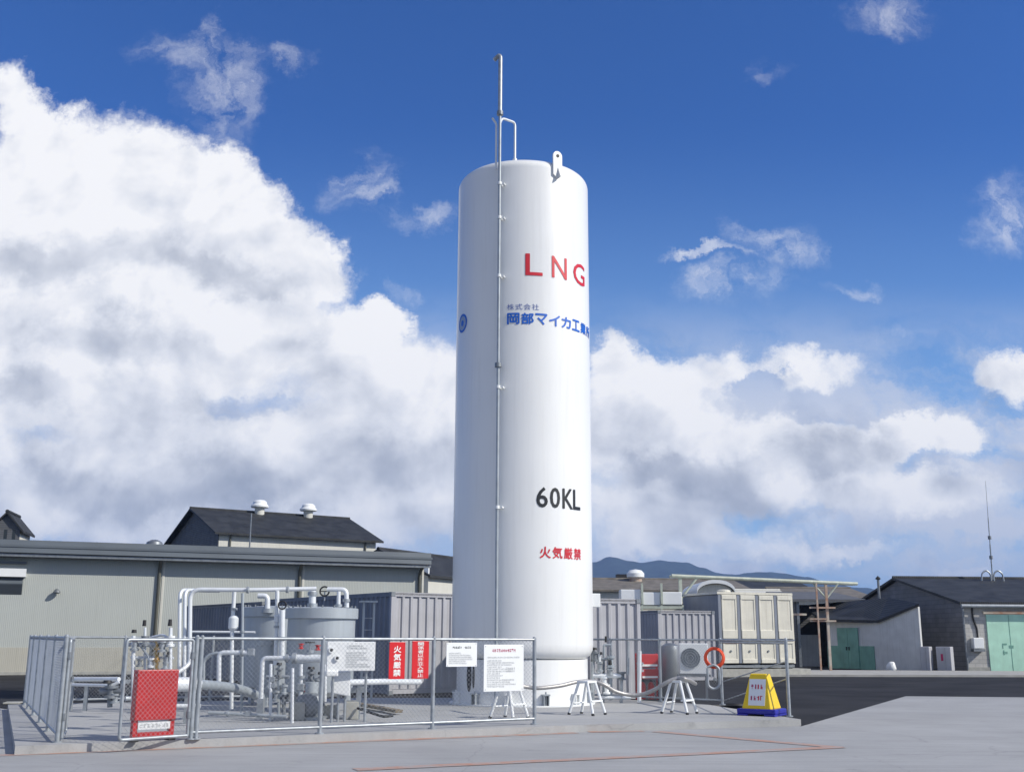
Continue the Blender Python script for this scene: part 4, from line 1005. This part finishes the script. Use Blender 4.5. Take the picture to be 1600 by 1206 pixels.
# lean-to against the gable, and green door shed
B0, B1 = at(1368, 968, 70), at(1441, 942, 63); bx = X
t = thing('lean_to_shed', 'low shed with sloping dark roof, pale side wall and green double door', 'shed', (0, 0, 0))
na, nb = ground(1373, 1041, 0), ground(1446, 1043, 0)
def wallq(bm, a, b, za, zb, th=.12):
    a, b = Vector((a.x, a.y, 0)), Vector((b.x, b.y, 0)); n = (b-a).normalized(); n = Vector((n.y, -n.x, 0))*-th
    prism(bm, [a, b, b+Vector((0,0,zb)), a+Vector((0,0,za))], n); return bm
za, zb = at(1368,968,na.y).z, at(1443,942,nb.y).z
obj('side_wall', wallq(new(), na, nb, za, zb), 'shedwall', t)
nc = ground(1299, 1039, 0); zc = at(1299, 966, nc.y).z
obj('front_wall', wallq(new(), nc, na, zc, za-.02), 'shedwall', t)
fd = (Vector((na.x,na.y,0))-Vector((nc.x,nc.y,0))); Lw = fd.length; fd.normalize(); fo = Vector((fd.y,-fd.x,0))
dm = Matrix.Translation(Vector((nc.x,nc.y,0))) @ Matrix.Rotation(math.atan2(fd.y, fd.x), 4, 'Z')
obj('wainscot', box(new(), (Lw/2, -.03, .62), (Lw-.05, .05, 1.24), mx=dm), 'greendoor', t)
for k in (0, 1):
    d_ = obj('door', box(new(), (Lw*.36+k*.78, -.07, 1.12), (.76, .05, 2.2), mx=dm), 'greendoor', t); obj('handle', box(new(), (Lw*.36+.39+(k-.5)*.2, -.12, 1.1), (.04, .05, .2), mx=dm), 'black', d_)
rb = Vector((nb.x+.3, nb.y+6, zb+.3)); 
obj('roof', prism(new(), [Vector((nc.x-.4,nc.y-.5,zc-.02)), Vector((na.x+.1,na.y-.5,za+.0)), Vector((nb.x,nb.y-.15,zb+.02)), Vector((nb.x+.2,nb.y+5,zb+.5)), Vector((nc.x,nc.y+5,zc+.9))], (0,0,.14)), 'tile', t)
obj('roof_flashing', prism(new(), [at(1346,940,66), at(1362,935,66), at(1364,941,66), at(1350,945,66)], (0,.4,0)), 'white', t)
for i, (px, w, h, lab) in enumerate(((1450, .48, 1.2, 'plain pale cabinet standing against the dark gable wall'), (1479, .72, 1.2, 'pale cabinet with a red label against the dark gable wall'))):
    p = ground(px, 1043, 0); t = thing('utility_cabinet', lab, 'cabinet', (p.x, p.y-.3, 0), R(-35), 'utility cabinets by the gable'); obj('case', box(new(), (0,0,h/2+.05), (w,.6,h)), 'cont', t, bevel=.03); obj('plinth', box(new(), (0,0,.03), (w*.9,.5,.06)), 'black', t)
    if i: obj('label_plate', box(new(), (-.08,-.306,h*.6), (.11,.012,.34)), 'purpleink', t)
    obj('door_seam', box(new(), (w*.12,-.302,h/2+.05), (.015,.006,h*.9)), 'steel_dark', t)
p = ground(1395, 1043, 0); bm = new(); lathe(bm, [(.02,0),(.22,.01),(.25,.12),(.22,.30),(.17,.42),(.10,.47),(0,.48)], (0,0,0), 14)
for v in bm.verts: v.co += Vector((random.uniform(-.03,.03), random.uniform(-.03,.03), random.uniform(-.02,.02) if v.co.z > .05 else 0))
o = obj('white_sack', bm, 'white', None, True); o.location = (p.x, p.y-.2, 0); tag(o, 'small white sack on the kerb in front of the pale shed wall', 'sack')
# mast and flue pipes
pb = at(1553, 893, 66); pt = at(1541, 745, 66); t = thing('radio_mast', 'thin leaning aerial mast with two hoops on the black tiled roof', 'antenna', (pb.x, pb.y, RZ-.1)); k = pt-Vector((pb.x, pb.y, RZ-.1))
obj('lower_tube', cyl(new(), (0,0,0), k*.35, .045, n=8), 'steel', t); obj('middle_tube', cyl(new(), k*.35, k*.62, .032, n=8), 'steel', t); obj('whip', cyl(new(), k*.62, k, .020, .012, n=8), 'steel', t)
for f in (.22, .42): obj('clamp', cyl(new(), k*f-Vector((0,0,.1)), k*f+Vector((0,0,.1)), .10, n=10), 'steel_dark', t)
for s in (-1, 1): obj('hoop', tube(new(), [Vector((s*.08,0,-.25)), Vector((s*.1,0,.35)), Vector((s*.35,0,.55)), Vector((s*.62,0,.35)), Vector((s*.68,0,-.35))], .05, 8, .25), 'steel', t, True)
p = at(1376, 918, 64); t = thing('flue_pipe', 'thin dark flue standing at the left verge of the black roof', 'flue', (p.x, p.y, 2.5)); z = at(1376,900,64).z-2.5
obj('tube', cyl(new(), (0,0,0), (0,0,z), .07, n=10), 'steel_dark', t); obj('cap', lathe(new(), [(.13,z),(.15,z+.06),(0,z+.22)], n=12), 'black', t)

# ------------------------------------------------------------------ sectional water tank
c = at(1129, 1040, 48.5); u = 48.5/1700; t = thing('sectional_water_tank', 'cream panelled water tank of four columns on a concrete plinth', 'water tank', (c.x, c.y, 0), R(20))
z0, z1, z2 = at(1180,1034,48).z, at(1180,996,48).z, at(1180,924,48).z; Wt = 3.78; Dp = 3.2; cw = Wt/4
obj('plinth', box(new(), (Wt/2+.1, Dp/2, .16), (Wt+.9, Dp+.8, .33)), 'concrete_blk', t)
obj('skid', box(new(), (Wt/2, Dp/2, (z0+.33)/2), (Wt, Dp, .12)), 'steel_dark', t)
for x in (.2, Wt/2, Wt-.2): obj('foot', box(new(), (x, .3, (z0+.3)/2), (.35, .4, z0-.3)), 'concrete_blk', t)
obj('core', box(new(), (Wt/2, Dp/2+.05, (z0+z2)/2), (Wt-.1, Dp-.1, z2-z0-.04)), 'contshade', t)
for i in range(4):
    x0 = i*cw+.15; x1 = (i+1)*cw-.03
    for (a, b) in ((z0+.02, z1-.06), (z1+.04, z2-.02)):
        bm = new(); w_, h_ = x1-x0, b-a
        box(bm, ((x0+x1)/2, .0, (a+b)/2), (w_, .10, h_)); box(bm, ((x0+x1)/2, -.06, b-h_*.055), (w_*.96, .05, h_*.10)); box(bm, ((x0+x1)/2, -.06, a+h_*.10), (w_*.96, .05, h_*.19)); box(bm, (x0+w_*.06, -.055, (a+b)/2), (w_*.11, .035, h_*.9)); box(bm, (x1-w_*.06, -.055, (a+b)/2), (w_*.11, .035, h_*.9))
        pn = obj('panel', bm, 'cream', t, bevel=.012)
        if b < z2-.5: obj('boss', cyl(new(), ((x0+x1)/2, -.05, a+h_*.55), ((x0+x1)/2, -.09, a+h_*.55), .045, n=10), 'steel_dark', pn)
    obj('shade_channel', box(new(), (i*cw+.05, -.02, (z0+z2)/2), (.13, .10, z2-z0-.05)), 'contshade', t)  # shade of the reveals between panels, put into the dark channel colour
obj('side_panel', box(new(), (Wt+.02, Dp/2, (z0+z2)/2), (.08, Dp, z2-z0)), 'cream', t)
obj('lid', box(new(), (Wt/2, Dp/2, z2+.05), (Wt+.08, Dp+.1, .10)), 'cream', t)
obj('waist_rail', box(new(), (Wt/2, -.05, z1-.01), (Wt+.05, .06, .07)), 'contshade', t)
obj('hatch', lathe(new(), [(.3,z2+.1),(.3,z2+.2),(.2,z2+.24),(0,z2+.25)], (.8,.8,0), 20), 'cream', t)
# boxes on a frame behind the right containers
c = at(973, 939, 50); t = thing('box_rack', 'three white boxes in a row on a pale green frame above the container', 'rack', (c.x, c.y, 0)); zb_, zt2 = c.z, at(973, 919, 50).z; u = 50/1700
for (xa, xb, dz) in ((0,31,.0),(34,61,-.12),(64,94,-.10)):
    o = obj('white_box', box(new(), ((xa+xb)/2*u, .5, (zb_+zt2)/2+dz), ((xb-xa)*u, .9, zt2-zb_)), 'white', t, bevel=.03)
for x in (0, 32.5, 62.5, 95): obj('leg', box(new(), (x*u, .05, (zb_-.1)/2), (.09,.09,zb_-.12)), 'gantry', t)
obj('shelf', box(new(), (47*u, .5, zb_-.22), (97*u, 1.0, .12)), 'gantry', t)
for x in (33, 62.7): obj('divider', box(new(), (x*u, .0, (zb_+zt2)/2+.1), (.09,.12,zt2-zb_+.35)), 'gantry', t)
c = at(1037, 950, 52); t = thing('cream_cabin', 'small cream cabin end showing under the white boxes', 'building', (c.x-1.2, c.y, 0), R(4)); zc_ = at(1037, 941, 52).z
obj('wall', box(new(), (1.8,1.5,zc_/2), (3.6,3,zc_)), 'cream', t); obj('roof', box(new(), (1.8,1.5,zc_+.05), (3.8,3.2,.1)), 'hallwall', t); obj('dark_pane', box(new(), (1.0,-.03,zc_-.55), (.9,.05,.5)), 'glass', t)
# pipe gantry
gl, gr_ = at(1052, 897, 54), at(1342, 907, 56)
t = thing('pipe_gantry', 'pale green pipe gantry with rusty posts spanning above the water tank', 'gantry', (0,0,0))
obj('beam', tube(new(), [gl, gr_], .085, 8, 0), 'gantry', t); obj('beam', tube(new(), [gl+Vector((0,.7,-.0)), gr_+Vector((0,.7,0))], .06, 8, 0), 'gantry', t)
ob = at(1050, 905, 40)
for k in range(9):
    p = gl+(gr_-gl)*k/8; obj('cross_bar', cyl(new(), p, p+Vector((0,.7,0)), .03, n=6), 'gantry', t)
def post(px, y, m='gantry', w=.16, dy=0):
    p = at(px, 1000, y); f = (p.x-gl.x)/(gr_.x-gl.x); z = gl.z+(gr_.z-gl.z)*f-.05
    obj('post', box(new(), (p.x, y+dy, z/2), (w, w, z)), m, t); return Vector((p.x, y+dy, z))
a = post(1069, 54.2)
obj('brace', cyl(new(), a+Vector((.05,0,-1.0)), a+Vector((.85,.1,-.02)), .06, n=8), 'gantry', t)
b = post(1299, 55.7, 'rust', .12); b2 = post(1284, 55.5, 'rust', .08)
for s in (-1, 1): obj('brace', cyl(new(), b+Vector((0,0,-.75)), b+Vector((s*.62,.0,-.02)), .045, n=8), 'gantry', t)
for z in (1.2, 1.85): obj('strut', box(new(), ((b.x+b2.x)/2, b.y-.1, b.z-z), (1.3, .08, .08)), 'rust', t)
obj('valve_tray', box(new(), (b.x-.5, b.y, b.z-1.75), (.9, .5, .06)), 'rust', t)
obj('guard_rail', box(new(), (b.x-2.2, b.y+.2, at(1262,955,55).z), (2.4, .07, .10)), 'rust', t)
# far sheds and roofs
c = at(1092, 925, 62); t = thing('barrel_roof_shed', 'cream shed with a white barrel roof behind the containers', 'shed', (c.x, c.y, 0)); u = 62/1700; w_ = 56*u; zs = c.z
arc = [(w_/2-w_/2*math.cos(math.pi*i/16), zs+(at(1110,909,62).z-zs)*math.sin(math.pi*i/16)) for i in range(17)]
obj('wall', prism(new(), [(0,0,0)]+[(x,0,z) for x, z in arc]+[(w_,0,0)], (0,5,0)), 'cream', t)
bm = new(); prism(bm, [(x-(w_/2-x)*.04,-.3,z+.02) for x, z in arc]+[(x-(w_/2-x)*.04,-.3,z+.22) for x, z in arc[::-1]], (0,5.5,0)); obj('roof', bm, 'white', t)
for k in (0, 1): f = obj('dark_pane', box(new(), ((4+k*19)*u, -.04, at(1090,941,60).z), (16*u,.08,.5)), 'glass', t)  # dark panes painting the water tank's shaded side; the shed has no glazing
a = at(935, 921, 85); t = gable_hall('brown_roof_hall', 'long brown roofed hall below the hills, one ventilator on its ridge', (a.x-4, a.y, 0), R(4), 16, 12, a.z, at(1000, 905, 91).z, 'hallwall', 'gable', 'browntile', .4)
p = at(1004, 905, 90); v = obj('roof_ventilator', lathe(new(), [(.62,-.6),(.5,.35),(.52,.4)], (p.x-a.x+4, 5, p.z-.1), 20), 'rust', t, True); obj('cowl', lathe(new(), [(.5,.3),(.72,.4),(.72,.7),(.5,.95),(0,1.05)], (p.x-a.x+4,5,p.z-.1), 20), 'white', v, True)
obj('chimney', box(new(), (p.x-a.x+4-.9, 6.5, p.z+.1), (.9,.7,1.0)), 'black', t)
def low_hall(name, label, xa, xb, ye, yr, y, wall, roof, dep=9, over=.4):
    a, b = at(xa, ye, y), at(xb, ye, y); r = at((xa+xb)/2, yr, y+dep/2); return gable_hall(name, label, (a.x, y, 0), 0, b.x-a.x, dep, a.z, r.z, wall, wall, roof, over)
low_hall('dark_roof_hall', 'far hall with a long dark roof just under the hills', 1172, 1268, 919, 904, 110, 'hallwall', 'tile', 14)
low_hall('grey_roof_hall', 'far grey roofed hall between the gantry post and the black roof', 1236, 1362, 931, 917, 84, 'hallwall', 'browntile', 12)
low_hall('low_cream_hall', 'low cream hall behind the panelled water tank', 1120, 1236, 934, 922, 72, 'cream', 'hallwall', 8)
# open bay with a dark interior
a, b = at(1246, 936, 66), at(1345, 936, 66); t = thing('open_bay', 'open sided bay with a dark interior left of the green door shed', 'shed', (a.x, 66, 0)); Lb_ = b.x-a.x; z = a.z
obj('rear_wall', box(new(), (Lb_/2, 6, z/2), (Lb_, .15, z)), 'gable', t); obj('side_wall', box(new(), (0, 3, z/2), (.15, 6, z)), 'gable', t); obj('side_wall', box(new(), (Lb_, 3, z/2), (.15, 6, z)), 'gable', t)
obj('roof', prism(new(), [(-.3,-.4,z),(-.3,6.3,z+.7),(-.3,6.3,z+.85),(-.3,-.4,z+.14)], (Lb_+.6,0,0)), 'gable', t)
for x in (.1, Lb_*.5, Lb_-.1): obj('post', box(new(), (x, 0, z/2), (.16,.16,z)), 'steel_dark', t)
obj('partition', box(new(), (Lb_*.25, 1.5, .9), (Lb_*.4, .1, 1.9)), 'shedwall', t)
# ------------------------------------------------------------------ the air between here and the hills
hz = obj('haze', box(new(), (0, 2350, 121.7), (7000, 4900, 246)), None); hz['kind'] = 'stuff'
hm = bpy.data.materials.new('haze air'); hm.use_nodes = True; nt = hm.node_tree; nt.nodes.clear()
pv = nt.nodes.new('ShaderNodeVolumePrincipled'); pv.inputs['Color'].default_value = (.40,.60,1,1); pv.inputs['Density'].default_value = .00021; pv.inputs['Anisotropy'].default_value = 0.0
om = nt.nodes.new('ShaderNodeOutputMaterial'); nt.links.new(pv.outputs[0], om.inputs['Volume']); hz.data.materials.append(hm)
